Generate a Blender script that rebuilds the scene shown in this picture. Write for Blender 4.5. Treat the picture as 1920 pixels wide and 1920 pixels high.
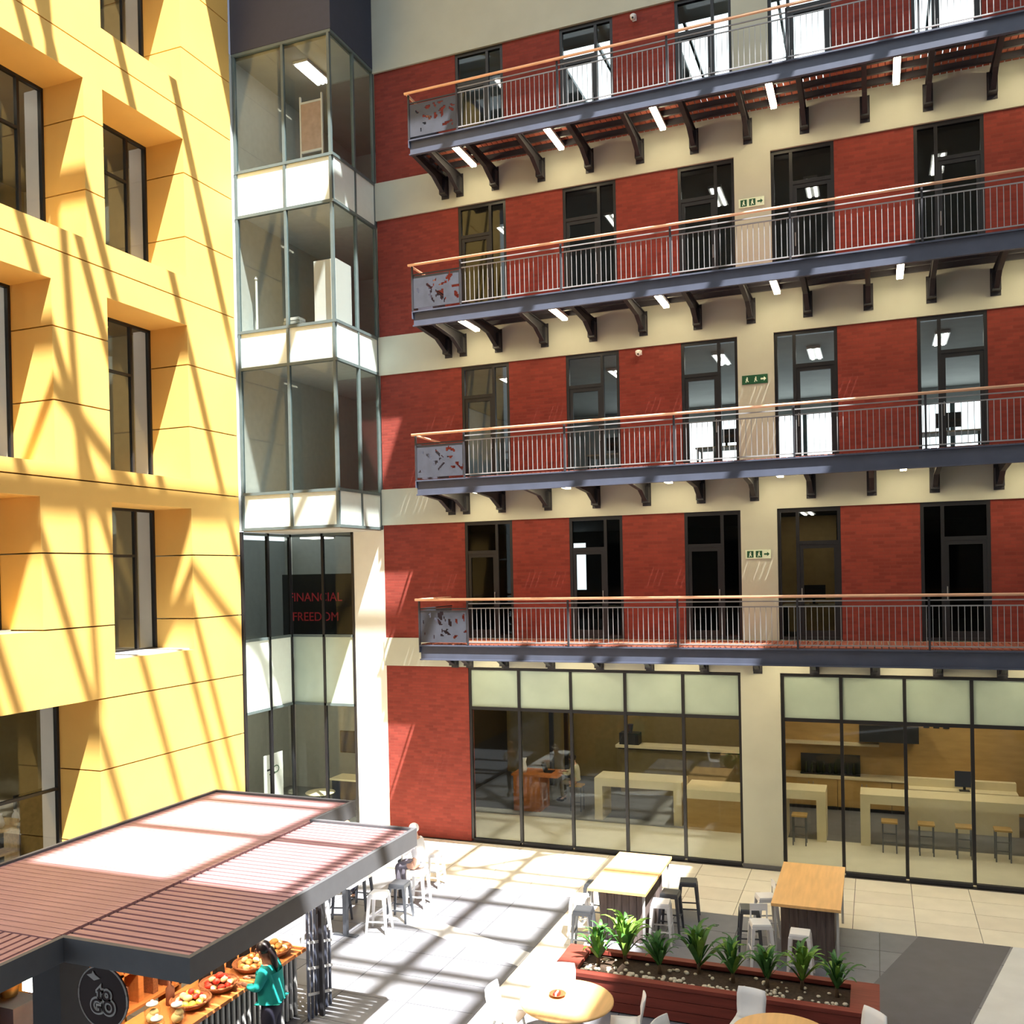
import bpy, bmesh, math, random
from mathutils import Vector, Matrix
R = random.Random(7)
PI = math.pi
scene = bpy.context.scene
C = scene.collection
for o in list(bpy.data.objects): bpy.data.objects.remove(o)

# ------------------------------------------------------------------ camera
FPX, CYP, YAW, PIT, ROL = 1742.93, 1083.43, -.3733, -.0064, -.0208
fw = Vector((math.sin(YAW)*math.cos(PIT), math.cos(YAW)*math.cos(PIT), math.sin(PIT)))
r0 = Vector((math.cos(YAW), -math.sin(YAW), 0)); u0 = r0.cross(fw)
rt = math.cos(ROL)*r0 + math.sin(ROL)*u0
up = -math.sin(ROL)*r0 + math.cos(ROL)*u0
cd = bpy.data.cameras.new('camera'); cam = bpy.data.objects.new('camera', cd); C.objects.link(cam)
m = Matrix.Identity(4)
for i in range(3):
    m[i][0] = rt[i]; m[i][1] = up[i]; m[i][2] = -fw[i]
m[0][3], m[1][3], m[2][3] = 15.0047, -21.6224, 6.8462
cam.matrix_world = m
cd.sensor_width = 36; cd.lens = FPX/1920*36; cd.shift_y = (CYP-960)/1920
cd.clip_start = .1; cd.clip_end = 300
scene.camera = cam

# ------------------------------------------------------------------ world, sun, exposure
SX, SY = .37, .33                       # sun travels (-SX, +SY, -1)
w = bpy.data.worlds.new('sky'); scene.world = w; w.use_nodes = True
bg = w.node_tree.nodes['Background']
bg.inputs[0].default_value = (.86, .95, 1.0, 1); bg.inputs[1].default_value = 2.3
sd = bpy.data.lights.new('sun', 'SUN'); sd.energy = 16.5; sd.angle = .0093; sd.color = (1, .96, .88)
sun = bpy.data.objects.new('sun', sd); C.objects.link(sun)
sun.rotation_euler = Vector((-SX, SY, -1)).to_track_quat('-Z', 'Y').to_euler()
sun.location = (14, -14, 24)
vs = scene.view_settings
scene.display_settings.display_device = 'sRGB'
vs.view_transform = 'Standard'; vs.look = 'None'; vs.exposure = 0.5; vs.gamma = 1; vs.use_curve_mapping = False

# ------------------------------------------------------------------ materials
def S(r, g, b):
    f = lambda c: (c/255/12.92) if c/255 <= .04045 else ((c/255+.055)/1.055)**2.4
    return (f(r), f(g), f(b), 1)
MATS = {}
def mat(name, col, rough=.6, metal=0, var=.12, scale=6, bump=.0, bscale=40, spec=.4, emit=None, estr=0, stretch=None, alpha=1):
    if name in MATS: return MATS[name]
    M = bpy.data.materials.new(name); M.use_nodes = True
    nt = M.node_tree; N = nt.nodes; L = nt.links; b = N['Principled BSDF']
    b.inputs['Roughness'].default_value = rough; b.inputs['Metallic'].default_value = metal
    b.inputs['Specular IOR Level'].default_value = spec
    tc = N.new('ShaderNodeTexCoord'); mp = N.new('ShaderNodeMapping'); L.new(tc.outputs['Object'], mp.inputs[0])
    if stretch: mp.inputs['Scale'].default_value = stretch
    ns = N.new('ShaderNodeTexNoise'); ns.inputs['Scale'].default_value = scale; ns.inputs['Detail'].default_value = 5
    L.new(mp.outputs[0], ns.inputs['Vector'])
    rp = N.new('ShaderNodeValToRGB')
    rp.color_ramp.elements[0].position = .3; rp.color_ramp.elements[1].position = .7
    c0 = [max(0, c*(1-var)) for c in col[:3]]+[1]; c1 = [min(1, c*(1+var)) for c in col[:3]]+[1]
    rp.color_ramp.elements[0].color = c0; rp.color_ramp.elements[1].color = c1
    L.new(ns.outputs['Fac'], rp.inputs[0]); L.new(rp.outputs[0], b.inputs['Base Color'])
    if bump:
        n2 = N.new('ShaderNodeTexNoise'); n2.inputs['Scale'].default_value = bscale; L.new(mp.outputs[0], n2.inputs['Vector'])
        bp = N.new('ShaderNodeBump'); bp.inputs['Strength'].default_value = bump; bp.inputs['Distance'].default_value = .01
        L.new(n2.outputs['Fac'], bp.inputs['Height']); L.new(bp.outputs[0], b.inputs['Normal'])
    if emit:
        b.inputs['Emission Color'].default_value = emit; b.inputs['Emission Strength'].default_value = estr
    MATS[name] = M; return M
def brickmat():
    M = bpy.data.materials.new('red_brick'); M.use_nodes = True
    nt = M.node_tree; N = nt.nodes; L = nt.links; b = N['Principled BSDF']; b.inputs['Roughness'].default_value = .85
    b.inputs['Specular IOR Level'].default_value = .2
    tc = N.new('ShaderNodeTexCoord'); sp = N.new('ShaderNodeSeparateXYZ'); cb = N.new('ShaderNodeCombineXYZ')
    L.new(tc.outputs['Object'], sp.inputs[0]); L.new(sp.outputs['X'], cb.inputs['X']); L.new(sp.outputs['Z'], cb.inputs['Y'])
    br = N.new('ShaderNodeTexBrick'); L.new(cb.outputs[0], br.inputs['Vector'])
    br.inputs['Scale'].default_value = 1; br.inputs['Brick Width'].default_value = .23; br.inputs['Row Height'].default_value = .075
    br.inputs['Mortar Size'].default_value = .008; br.inputs['Bias'].default_value = -.2
    br.inputs['Color1'].default_value = S(138, 62, 54); br.inputs['Color2'].default_value = S(118, 52, 46); br.inputs['Mortar'].default_value = S(128, 62, 54)
    ns = N.new('ShaderNodeTexNoise'); ns.inputs['Scale'].default_value = 2.5; ns.inputs['Detail'].default_value = 6; L.new(cb.outputs[0], ns.inputs['Vector'])
    mx = N.new('ShaderNodeMixRGB'); mx.blend_type = 'MULTIPLY'; mx.inputs[0].default_value = .35
    L.new(br.outputs['Color'], mx.inputs[1]); L.new(ns.outputs['Color'], mx.inputs[2]); 
    hs = N.new('ShaderNodeHueSaturation'); hs.inputs['Value'].default_value = 1.2; hs.inputs['Saturation'].default_value = 1.0
    bw = N.new('ShaderNodeRGBToBW'); L.new(ns.outputs['Color'], bw.inputs[0]); L.new(bw.outputs[0], mx.inputs[2])
    L.new(mx.outputs[0], hs.inputs['Color']); L.new(hs.outputs[0], b.inputs['Base Color'])
    bp = N.new('ShaderNodeBump'); bp.inputs['Strength'].default_value = .5; bp.inputs['Distance'].default_value = .008; bp.invert = True
    L.new(br.outputs['Fac'], bp.inputs['Height']); L.new(bp.outputs[0], b.inputs['Normal'])
    return M
def glassmat(name, tint, r0=.018, r1=.75, pw=3.5):
    M = bpy.data.materials.new(name); M.use_nodes = True
    nt = M.node_tree; N = nt.nodes; L = nt.links; N.remove(N['Principled BSDF'])
    out = N['Material Output']; tr = N.new('ShaderNodeBsdfTransparent'); tr.inputs[0].default_value = tint
    gl = N.new('ShaderNodeBsdfGlossy'); gl.inputs['Roughness'].default_value = .02; gl.inputs[0].default_value = (.95, 1, 1, 1)
    lw = N.new('ShaderNodeLayerWeight'); lw.inputs['Blend'].default_value = .5
    p = N.new('ShaderNodeMath'); p.operation = 'POWER'; L.new(lw.outputs['Facing'], p.inputs[0]); p.inputs[1].default_value = pw
    ma = N.new('ShaderNodeMath'); ma.operation = 'MULTIPLY_ADD'; L.new(p.outputs[0], ma.inputs[0]); ma.inputs[1].default_value = r1; ma.inputs[2].default_value = r0
    mx = N.new('ShaderNodeMixShader'); L.new(ma.outputs[0], mx.inputs[0]); L.new(tr.outputs[0], mx.inputs[1]); L.new(gl.outputs[0], mx.inputs[2])
    L.new(mx.outputs[0], out.inputs[0]); return M
def emat(name, col, st):
    M = bpy.data.materials.new(name); M.use_nodes = True
    nt = M.node_tree; N = nt.nodes; N.remove(N['Principled BSDF'])
    e = N.new('ShaderNodeEmission'); e.inputs[0].default_value = col; e.inputs[1].default_value = st
    nt.links.new(e.outputs[0], N['Material Output'].inputs[0]); return M

BRICK = brickmat()
OPPW = mat('grey_render', S(150, 153, 152), .8, var=.05)
YEL = mat('yellow_render', S(230, 186, 102), .7, var=.05, scale=.8, bump=.1, bscale=90)
CREAM = mat('cream_plaster', S(188, 191, 177), .8, var=.04, scale=1.5, bump=.08)
WHITEP = mat('white_plaster', S(235, 235, 225), .8, var=.03, scale=2)
BLK = mat('black_frame', S(32, 32, 36), .4, var=.1)
STEEL = mat('blue_grey_steel', S(74, 80, 98), .45, var=.1, scale=3)
DSTEEL = mat('dark_steel', S(46, 47, 54), .5, var=.1)
GREYM = mat('grey_metal', S(150, 152, 156), .4, metal=.3, var=.08)
PANELM = mat('pierced_panel_metal', S(64, 68, 80), .5, var=.15, scale=5)
LGREY = mat('light_grey_metal', S(196, 198, 200), .4, var=.05)
WOODR = mat('handrail_timber', S(234, 184, 152), .5, var=.12, scale=3, stretch=(1, 8, 8))
DECK = mat('deck_board_timber', S(150, 84, 66), .7, var=.18, scale=4, stretch=(6, .6, 6))
SLAT = mat('red_brown_slat', S(184, 138, 142), .4, var=.14, scale=3, stretch=(.5, 6, 6))
CHAR = mat('charcoal_panel', S(54, 58, 78), .55, var=.05)
FASC = mat('slate_fascia', S(94, 96, 102), .5, var=.05)
SPAN = mat('white_glass_spandrel', S(226, 240, 236), .15, var=.02, spec=.6)
SPANG = mat('green_glass_spandrel', S(170, 188, 176), .2, var=.08, scale=1.2, spec=.6)
GLASS = glassmat('clear_glass', (.86, .89, .88, 1))
GLASSD = glassmat('tinted_glass', (.62, .64, .63, 1), .008, .8)
GLASSM = glassmat('smoked_glass', (.62, .64, .63, 1), .03, .8)
GLASSY = glassmat('bronze_glass', (.88, .86, .80, 1), .02, .7)
JARG = glassmat('jar_glass', (.9, .93, .9, 1), .03, .6)
MULL = mat('teal_grey_mullion', S(92, 106, 108), .4, var=.08)
GTILE = mat('grey_paving', S(128, 130, 138), .45, var=.08, scale=3, bump=.05)
GTILE2 = mat('grey_paving_b', S(118, 120, 129), .45, var=.08, scale=3, bump=.05)
CSTRIP = mat('charcoal_strip', S(92, 92, 102), .45, var=.08, scale=3)
BTILE = mat('beige_paving', S(232, 226, 210), .5, var=.05, scale=2)
BTILE2 = mat('beige_paving_b', S(226, 219, 203), .5, var=.05, scale=2)
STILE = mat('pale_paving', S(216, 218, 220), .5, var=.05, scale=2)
GROUT = mat('grout', S(96, 94, 92), .9)
TOPW = mat('oak_table_top', S(240, 192, 130), .4, var=.08, scale=2.5, stretch=(6, .6, 6))
PLANK = mat('weathered_plank', S(112, 100, 98), .7, var=.25, scale=4, stretch=(6, 6, .6))
PLANT = mat('planter_timber', S(132, 60, 50), .55, var=.18, scale=3, stretch=(.6, 6, 6))
WHITE = mat('white_paint', S(238, 238, 240), .35, var=.02)
GUN = mat('gunmetal', S(98, 102, 110), .35, metal=.6, var=.08)
LEAF = mat('leaf_green', S(62, 108, 52), .5, var=.35, scale=9)
LEAF2 = mat('leaf_bright', S(112, 150, 62), .5, var=.3, scale=9)
TRUNK = mat('plant_trunk', S(98, 78, 58), .8, var=.2)
SOIL = mat('soil', S(70, 56, 46), .95, var=.3, scale=20)
PEB = mat('pale_pebble', S(222, 212, 190), .7, var=.12)
SKIN = mat('skin', S(146, 98, 78), .5, var=.04)
SKINP = mat('pale_skin', S(214, 168, 146), .5, var=.04)
HAIR = mat('dark_hair', S(30, 22, 26), .45, var=.3, scale=30)
TEAL = mat('teal_knit', S(20, 146, 142), .8, var=.1, bump=.2)
NAVY = mat('navy_trousers', S(26, 26, 44), .8, var=.1)
SHIRT = mat('white_shirt', S(238, 236, 240), .8, var=.03)
OLIVE = mat('stone_shirt', S(198, 190, 160), .8, var=.05)
SHOE = mat('shoe_leather', S(34, 30, 30), .5)
INW = mat('office_wall', S(198, 202, 202), .8, var=.05)
INC = mat('office_ceiling', S(176, 176, 170), .8, var=.05, scale=2)
INF = mat('office_carpet', S(86, 84, 84), .9, var=.12)
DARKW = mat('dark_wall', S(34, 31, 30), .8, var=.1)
TUBE = emat('tube_glow', (1, .82, .5, 1), 34)
PANELG = emat('ceiling_panel_glow', (1, .95, .84, 1), 10)
WARM = emat('warm_panel_glow', (1, .84, .56, 1), 16)
CAB = mat('maple_cabinet', S(186, 152, 96), .5, var=.1, scale=2, stretch=(1, 1, 4))
CTOP = mat('cream_counter', S(232, 220, 188), .4, var=.03)
RED = mat('red_lettering', S(226, 70, 84), .5)
GREEN = mat('dark_green_print', S(24, 84, 52), .5)
PGREEN = mat('pale_green_sign', S(224, 240, 216), .5)
COUNT = mat('orange_counter_wood', S(200, 122, 66), .45, var=.12, scale=3, stretch=(6, .6, 6))
BREAD = mat('bread_crust', S(206, 146, 80), .6, var=.25, scale=14)
BREAD2 = mat('pale_bread', S(236, 208, 150), .6, var=.15, scale=14)
REDF = mat('red_fruit', S(206, 58, 44), .35, var=.2)
YELF = mat('yellow_fruit', S(240, 214, 92), .35, var=.12)
WICK = mat('wicker', S(142, 84, 48), .8, var=.3, scale=40)
BOOKB = mat('brown_box', S(120, 72, 52), .7, var=.2)
CHOC = mat('dark_brown_disc', S(44, 22, 26), .5, var=.05)
ORNG = mat('amber_panel', S(226, 152, 48), .5, var=.1)

# ------------------------------------------------------------------ mesh helpers
class MB:
    def __init__(s): s.v = []; s.f = []
    def add(s, vs, fs):
        n = len(s.v); s.v += [tuple(a) for a in vs]; s.f += [tuple(i+n for i in f) for f in fs]; return s
    def box(s, x0, x1, y0, y1, z0, z1):
        return s.add([(x0,y0,z0),(x1,y0,z0),(x1,y1,z0),(x0,y1,z0),(x0,y0,z1),(x1,y0,z1),(x1,y1,z1),(x0,y1,z1)],
                     [(0,3,2,1),(4,5,6,7),(0,1,5,4),(1,2,6,5),(2,3,7,6),(3,0,4,7)])
    def frus(s, c0, h0, c1, h1):            # tapered box from rectangle at c0 to rectangle at c1 (z differs)
        P = []
        for c, h in ((c0, h0), (c1, h1)):
            P += [(c[0]-h[0],c[1]-h[1],c[2]),(c[0]+h[0],c[1]-h[1],c[2]),(c[0]+h[0],c[1]+h[1],c[2]),(c[0]-h[0],c[1]+h[1],c[2])]
        return s.add(P, [(0,3,2,1),(4,5,6,7),(0,1,5,4),(1,2,6,5),(2,3,7,6),(3,0,4,7)])
    def prism(s, poly, ax, a, b):           # polygon in the other two axes, extruded along ax
        n = len(poly); P = []
        for t in (a, b):
            for (p, q) in poly:
                P.append({'x': (t,p,q), 'y': (p,t,q), 'z': (p,q,t)}[ax])
        F = [tuple(range(n-1,-1,-1)), tuple(range(n,2*n))]+[(i,(i+1)%n,(i+1)%n+n,i+n) for i in range(n)]
        return s.add(P, F)
    def lathe(s, prof, cx=0, cy=0, n=20):
        P = []; F = []
        for (r, z) in prof:
            for k in range(n): a = 2*PI*k/n; P.append((cx+r*math.cos(a), cy+r*math.sin(a), z))
        for i in range(len(prof)-1):
            for k in range(n): k2 = (k+1)%n; F.append((i*n+k, i*n+k2, (i+1)*n+k2, (i+1)*n+k))
        F.append(tuple(range(n-1,-1,-1))); F.append(tuple((len(prof)-1)*n+k for k in range(n)))
        return s.add(P, F)
    def tube(s, pts, r, n=8):
        P = []; F = []; m = len(pts); rr = r if isinstance(r, (list, tuple)) else [r]*m
        for i, p in enumerate(pts):
            p = Vector(p); d = (Vector(pts[min(i+1,m-1)])-Vector(pts[max(i-1,0)])).normalized()
            a = d.orthogonal().normalized() if abs(d.z) < .99 else Vector((1,0,0)); a = (a-d*a.dot(d)).normalized(); b = d.cross(a)
            if abs(d.z) < .99: b = (Vector((0,0,1))-d*d.z).normalized(); a = b.cross(d)
            for k in range(n):
                t = 2*PI*k/n; q = p+(a*math.cos(t)+b*math.sin(t))*rr[i]; P.append(tuple(q))
        for i in range(m-1):
            for k in range(n): k2 = (k+1)%n; F.append((i*n+k, i*n+k2, (i+1)*n+k2, (i+1)*n+k))
        F.append(tuple(range(n-1,-1,-1))); F.append(tuple((m-1)*n+k for k in range(n)))
        return s.add(P, F)
    def ball(s, c, r, nu=10, nv=7):
        rx, ry, rz = r if isinstance(r, (list, tuple)) else (r,r,r); P = [(c[0],c[1],c[2]-rz)]; F = []
        for i in range(1, nv):
            t = -PI/2+PI*i/nv
            for k in range(nu): a = 2*PI*k/nu; P.append((c[0]+rx*math.cos(t)*math.cos(a), c[1]+ry*math.cos(t)*math.sin(a), c[2]+rz*math.sin(t)))
        P.append((c[0],c[1],c[2]+rz)); top = len(P)-1
        for k in range(nu):
            F.append((0, 1+(k+1)%nu, 1+k)); F.append((top, top-nu+k, top-nu+(k+1)%nu))
        for i in range(nv-2):
            for k in range(nu): k2 = (k+1)%nu; F.append((1+i*nu+k, 1+i*nu+k2, 1+(i+1)*nu+k2, 1+(i+1)*nu+k))
        return s.add(P, F)
    def mesh(s, name, material, smooth=False):
        me = bpy.data.meshes.new(name); me.from_pydata(s.v, [], s.f); me.materials.append(material)
        bm = bmesh.new(); bm.from_mesh(me); bmesh.ops.recalc_face_normals(bm, faces=bm.faces); bm.to_mesh(me); bm.free()
        if smooth:
            for p in me.polygons: p.use_smooth = True
        return me
def link(name, me, parent=None, loc=(0,0,0), rot=(0,0,0), scale=(1,1,1)):
    o = bpy.data.objects.new(name, me); C.objects.link(o); o.parent = parent
    o.location = loc; o.rotation_euler = rot; o.scale = scale; return o
def obj(name, mb, material, parent=None, smooth=False, loc=(0,0,0), rot=(0,0,0)):
    return link(name, mb.mesh(name, material, smooth), parent, loc, rot)
def tag(o, label, cat, group=None, kind=None):
    o['label'] = label; o['category'] = cat
    if group: o['group'] = group
    if kind: o['kind'] = kind
    return o
def thing(name, label, cat, loc=(0,0,0), rz=0, group=None, kind=None):
    o = link(name, None, None, loc, (0,0,rz)); return tag(o, label, cat, group, kind)
def copytree(src, loc, rz, label):
    r = src.copy(); C.objects.link(r); r.location = loc; r.rotation_euler = (0,0,rz); r['label'] = label
    for ch in list(src.children):
        c = ch.copy(); C.objects.link(c); c.parent = r
        for g in list(ch.children):
            d = g.copy(); C.objects.link(d); d.parent = c
    return r
def B(*a): return MB().box(*a)
def pane(parent, ax, p, a0, a1, z0, z1, material=None, name='pane'):
    material = material or GLASS
    if ax == 'y': return obj(name, B(a0,a1,p-.006,p+.006,z0,z1), material, parent)
    return obj(name, B(p-.006,p+.006,a0,a1,z0,z1), material, parent)
def text_mesh(name, body, size, material, ext=.004, off=0, align='CENTER'):
    cu = bpy.data.curves.new(name, 'FONT'); cu.body = body; cu.size = size; cu.extrude = ext; cu.offset = off; cu.align_x = align; cu.align_y = 'CENTER'
    o = bpy.data.objects.new(name, cu); C.objects.link(o); dg = bpy.context.evaluated_depsgraph_get()
    me = bpy.data.meshes.new_from_object(o.evaluated_get(dg)); bpy.data.objects.remove(o); me.materials.clear(); me.materials.append(material); return me

# ------------------------------------------------------------------ levels
D = [5.18, 9.08, 13.08, 17.12]; T = [8.14, 12.08, 16.14, 20.0]; XR = 20.0
ORD = ['first', 'second', 'third', 'top']
LV = ['lowest', 'second', 'third', 'top']

# ------------------------------------------------------------------ floor
fl = tag(obj('floor', B(-9, XR+.6, -24, .3, -.3, -.02), GROUT), 'paved atrium floor of grey and beige tiles', 'floor', kind='structure')
def tiles(x0, x1, y0, y1, tw, th, m1, m2, skip=None, z=0.0, brick=True):
    meshes = [B(-tw/2+.006, tw/2-.006, -th/2+.006, th/2-.006, -.02, z).mesh('paving_tile', mm) for mm in (m1, m2)]
    nx = int(round((x1-x0)/tw)); ny = int(round((y1-y0)/th))
    for i in range(nx):
        for j in range(ny):
            cx, cy = x0+(i+.5)*tw, y0+(j+.5)*th
            if skip and skip(cx, cy): continue
            link('paving_tile', meshes[R.random() < .4], fl, (cx, cy, 0))
tiles(.1, XR, -3.1, -.1, 1.106, .75, BTILE, BTILE2)
tiles(3.1, 9.1, -10.3, -3.1, 1.2, .9, GTILE, GTILE2)
tiles(9.95, 19.95, -10.3, -3.1, 1.25, .9, GTILE, GTILE2)
tiles(9.1, 9.95, -10.3, -3.1, .85, 1.2, STILE, BTILE)
obj('paving_apron', B(.05, 3.1, -24, -3.1, -.02, -.002), GTILE, fl)
obj('paving_apron', B(3.1, XR, -24, -10.3, -.02, -.002), GTILE2, fl)
def strip(pts, mt): obj('floor_strip', MB().prism(pts, 'z', -.01, .003), mt, fl)  # slanted darker and paler strips slightly proud of the floor tiles
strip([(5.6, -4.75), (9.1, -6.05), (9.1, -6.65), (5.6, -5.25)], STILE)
strip([(15.62, -3.1), (14.2, -7.4), (15.9, -7.4), (17.12, -3.1)], CSTRIP)
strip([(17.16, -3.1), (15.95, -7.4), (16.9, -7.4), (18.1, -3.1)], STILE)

# ------------------------------------------------------------------ back wall (brick facade)
wb = thing('wall_back', 'red brick atrium facade with cream floor bands', 'wall', (0,0,0), kind='structure')
WX = [(5.27, 6.57), (8.06, 9.39), (10.87, 12.16), (12.96, 14.3), (15.9, 17.24), (18.85, 19.95)]
brx = [(2.93, 5.27), (6.57, 8.06), (9.39, 10.87), (14.3, 15.9), (17.24, 18.85)]
for li in range(4):
    for (a, b) in brx: obj('brick_panel', B(a, b, 0, .3, D[li], T[li]), BRICK, wb)
obj('brick_panel', B(2.93, 5.28, 0, .3, 0, 4.45), BRICK, wb)
for (z0, z1) in ((4.45, 5.18), (8.14, 9.08), (12.08, 13.08), (16.14, 17.12)):
    obj('floor_band', B(2.9, XR, -.05, .3, z0, z1), CREAM, wb)
obj('upper_wall', B(2.9, XR, -.06, .3, 20.0, 26), CREAM, wb)
cz = [0]+[q for i in range(4) for q in (D[i],)]
for (z0, z1) in ((0, 4.45), (D[0], T[0]), (D[1], T[1]), (D[2], T[2]), (D[3], T[3])):
    obj('column', B(12.16 if z0 > 0 else 12.09, 12.96, -.05, .3, z0, z1), CREAM, wb)
obj('column_base', B(12.07, 12.97, -.08, .3, 0, .1), FASC, wb)
obj('white_pier', B(2.0, 2.93, 0, .3, 0, 8.05), WHITEP, wb)

# window units on the four upper levels
wn = 0
for li in range(4):
    for ci, (a, b) in enumerate(WX):
        wn += 1
        z0, z1 = D[li]+.02, T[li]; left = ci < 3
        u = thing('window_%d' % wn, 'black framed glazed door unit, %s from left on %s balcony level' % (['first','second','third','fourth','fifth','sixth'][ci], LV[li]), 'window', ((a+b)/2, .06, z0), kind='structure')
        hw = (b-a)/2; h = z1-z0
        f = MB().box(-hw, -hw+.07, -.05, .05, 0, h).box(hw-.07, hw, -.05, .05, 0, h).box(-hw+.07, hw-.07, -.05, .05, h-.09, h).box(-hw+.07, hw-.07, -.05, .05, 0, .06)
        obj('frame', f, BLK, u)
        mx = (hw-.07-.36) if left else (-hw+.07+.36)
        obj('mullion', B(mx-.035, mx+.035, -.045, .045, .06, h-.09), BLK, u)
        la, lb = (-hw+.07, mx-.035) if left else (mx+.035, hw-.07)
        sa, sb = (mx+.035, hw-.07) if left else (-hw+.07, mx-.035)
        tz = h-.78
        obj('transom', B(la, lb, -.045, .045, tz-.04, tz+.04), BLK, u)
        G = (GLASSD, GLASS, GLASSM, GLASS)[li]
        pane(u, 'y', 0, la, lb, tz+.04, h-.09, G); pane(u, 'y', 0, sa, sb, .06, h-.09, G)
        dl = obj('door_leaf', MB().box(la, la+.08, -.03, .03, .06, tz-.04).box(lb-.08, lb, -.03, .03, .06, tz-.04).box(la+.08, lb-.08, -.03, .03, .06, .2).box(la+.08, lb-.08, -.03, .03, tz-.13, tz-.04), BLK, u)
        pane(dl, 'y', 0, la+.08, lb-.08, .2, tz-.13, G)
        hx = lb-.04 if left else la+.04
        obj('handle', MB().tube([(hx, -.07, .85), (hx, -.07, 1.15)], .012, 6).box(hx-.008, hx+.008, -.07, -.03, .87, .89).box(hx-.008, hx+.008, -.07, -.03, 1.11, 1.13), GREYM, dl)
# ground floor glazing
def shopfront(idx, xs, label):
    u = thing('window_%d' % idx, label, 'window', (0, 0, 0), kind='structure')
    for i, x in enumerate(xs): obj('mullion', B(x-.035, x+.035, .02, .12, .06, 4.43), BLK, u)
    for i in range(len(xs)-1):
        a, b = xs[i]+.035, xs[i+1]-.035
        obj('transom', B(a, b, .03, .11, 3.36, 3.44), BLK, u)
        obj('sill', B(a, b, .02, .12, 0, .08), DSTEEL, u); obj('head', B(a, b, .02, .12, 4.37, 4.43), BLK, u)
        pane(u, 'y', .07, a, b, .08, 3.36); obj('spandrel', B(a, b, .06, .08, 3.44, 4.37), SPANG, u)
shopfront(31, [5.31, 6.64, 8.0, 9.36, 10.75, 12.06], 'five bay ground floor glazing beside the brick pier')
shopfront(32, [13.0, 14.24, 15.53, 16.83, 18.15, 19.9], 'ground floor canteen glazing right of the cream column')

# ------------------------------------------------------------------ rooms behind the brick facade
def struct(name, mb, mt, label, cat='wall'): return tag(obj(name, mb, mt), label, cat, kind='structure')
for li in range(4):
    z0, z1 = D[li], T[li]
    dp = 9.0
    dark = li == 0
    struct('floor_office', B(2.95, XR, .3, dp, z0-.12, z0), INF, 'grey carpet floor of the %s office storey' % LV[li], 'floor')
    if li < 3:
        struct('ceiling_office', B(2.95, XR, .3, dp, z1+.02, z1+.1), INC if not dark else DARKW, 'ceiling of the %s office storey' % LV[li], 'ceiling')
    else:
        c = thing('ceiling_office', 'top storey ceiling with rooflights added open to the sky', 'ceiling', (0,0,0), kind='structure')  # openings added so the top windows look up into bright sky
        for (a, b) in ((2.95, 7.6), (9.6, 10.6), (18.6, XR)): obj('ceiling_panel', B(a, b, .3, dp, z1+.02, z1+.12), INC, c)
        obj('ceiling_panel', B(7.6, 18.6, .3, 1.0, z1+.02, z1+.12), INC, c); obj('ceiling_panel', B(7.6, 18.6, 5.2, dp, z1+.02, z1+.12), INC, c)
        for x in [7.6+1.1*k for k in range(11)]: obj('added_rooflight_bar', B(x-.03, x+.03, 1.0, 5.2, z1+.03, z1+.12), MULL, c)
    if li == 1:
        b = thing('wall_office', 'rear office wall with a band of bright windows', 'wall', (0,0,0), kind='structure')
        obj('wall_panel', B(2.95, XR, dp, dp+.2, z1-.45, z1+.1), INW, b); obj('wall_panel', B(2.95, 7.4, dp, dp+.2, z0-.1, z1-.45), INW, b)
        for x in [7.4+1.4*k for k in range(9)]: obj('window_post', B(x-.06, x+.06, dp, dp+.15, z0-.1, z1-.45), MULL, b)
    else:
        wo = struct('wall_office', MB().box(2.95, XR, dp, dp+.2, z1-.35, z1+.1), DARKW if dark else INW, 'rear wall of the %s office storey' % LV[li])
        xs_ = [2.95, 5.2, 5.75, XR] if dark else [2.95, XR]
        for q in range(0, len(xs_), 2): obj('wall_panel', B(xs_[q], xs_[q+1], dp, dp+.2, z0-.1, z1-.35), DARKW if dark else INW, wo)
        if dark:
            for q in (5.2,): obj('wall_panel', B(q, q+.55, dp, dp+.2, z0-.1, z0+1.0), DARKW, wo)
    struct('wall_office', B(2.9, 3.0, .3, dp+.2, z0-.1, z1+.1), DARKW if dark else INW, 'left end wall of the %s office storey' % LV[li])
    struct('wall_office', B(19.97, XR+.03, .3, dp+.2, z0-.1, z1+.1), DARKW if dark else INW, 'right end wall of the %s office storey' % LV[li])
    k = 0
    for (x, y) in ([(5.8, 2.2), (8.7, 2.6), (11.5, 2.0), (13.7, 2.4), (16.5, 2.2)] if li in (1, 2) else [(5.9, 2.0)] if li == 3 else [(13.5, 1.7)]):
        k += 1
        l = thing('ceiling_light', 'recessed twin strip ceiling light, number %s from left inside %s storey' % (['one','two','three','four','five'][k-1], LV[li]), 'light', (x, y, z1-.06), group='office ceiling lights')
        obj('housing', B(-.16, .16, -.62, .62, .02, .08), WHITE, l)
        for s in (-.08, .08): obj('tube', B(s-.03, s+.03, -.58, .58, 0, .02), PANELG, l)
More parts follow.
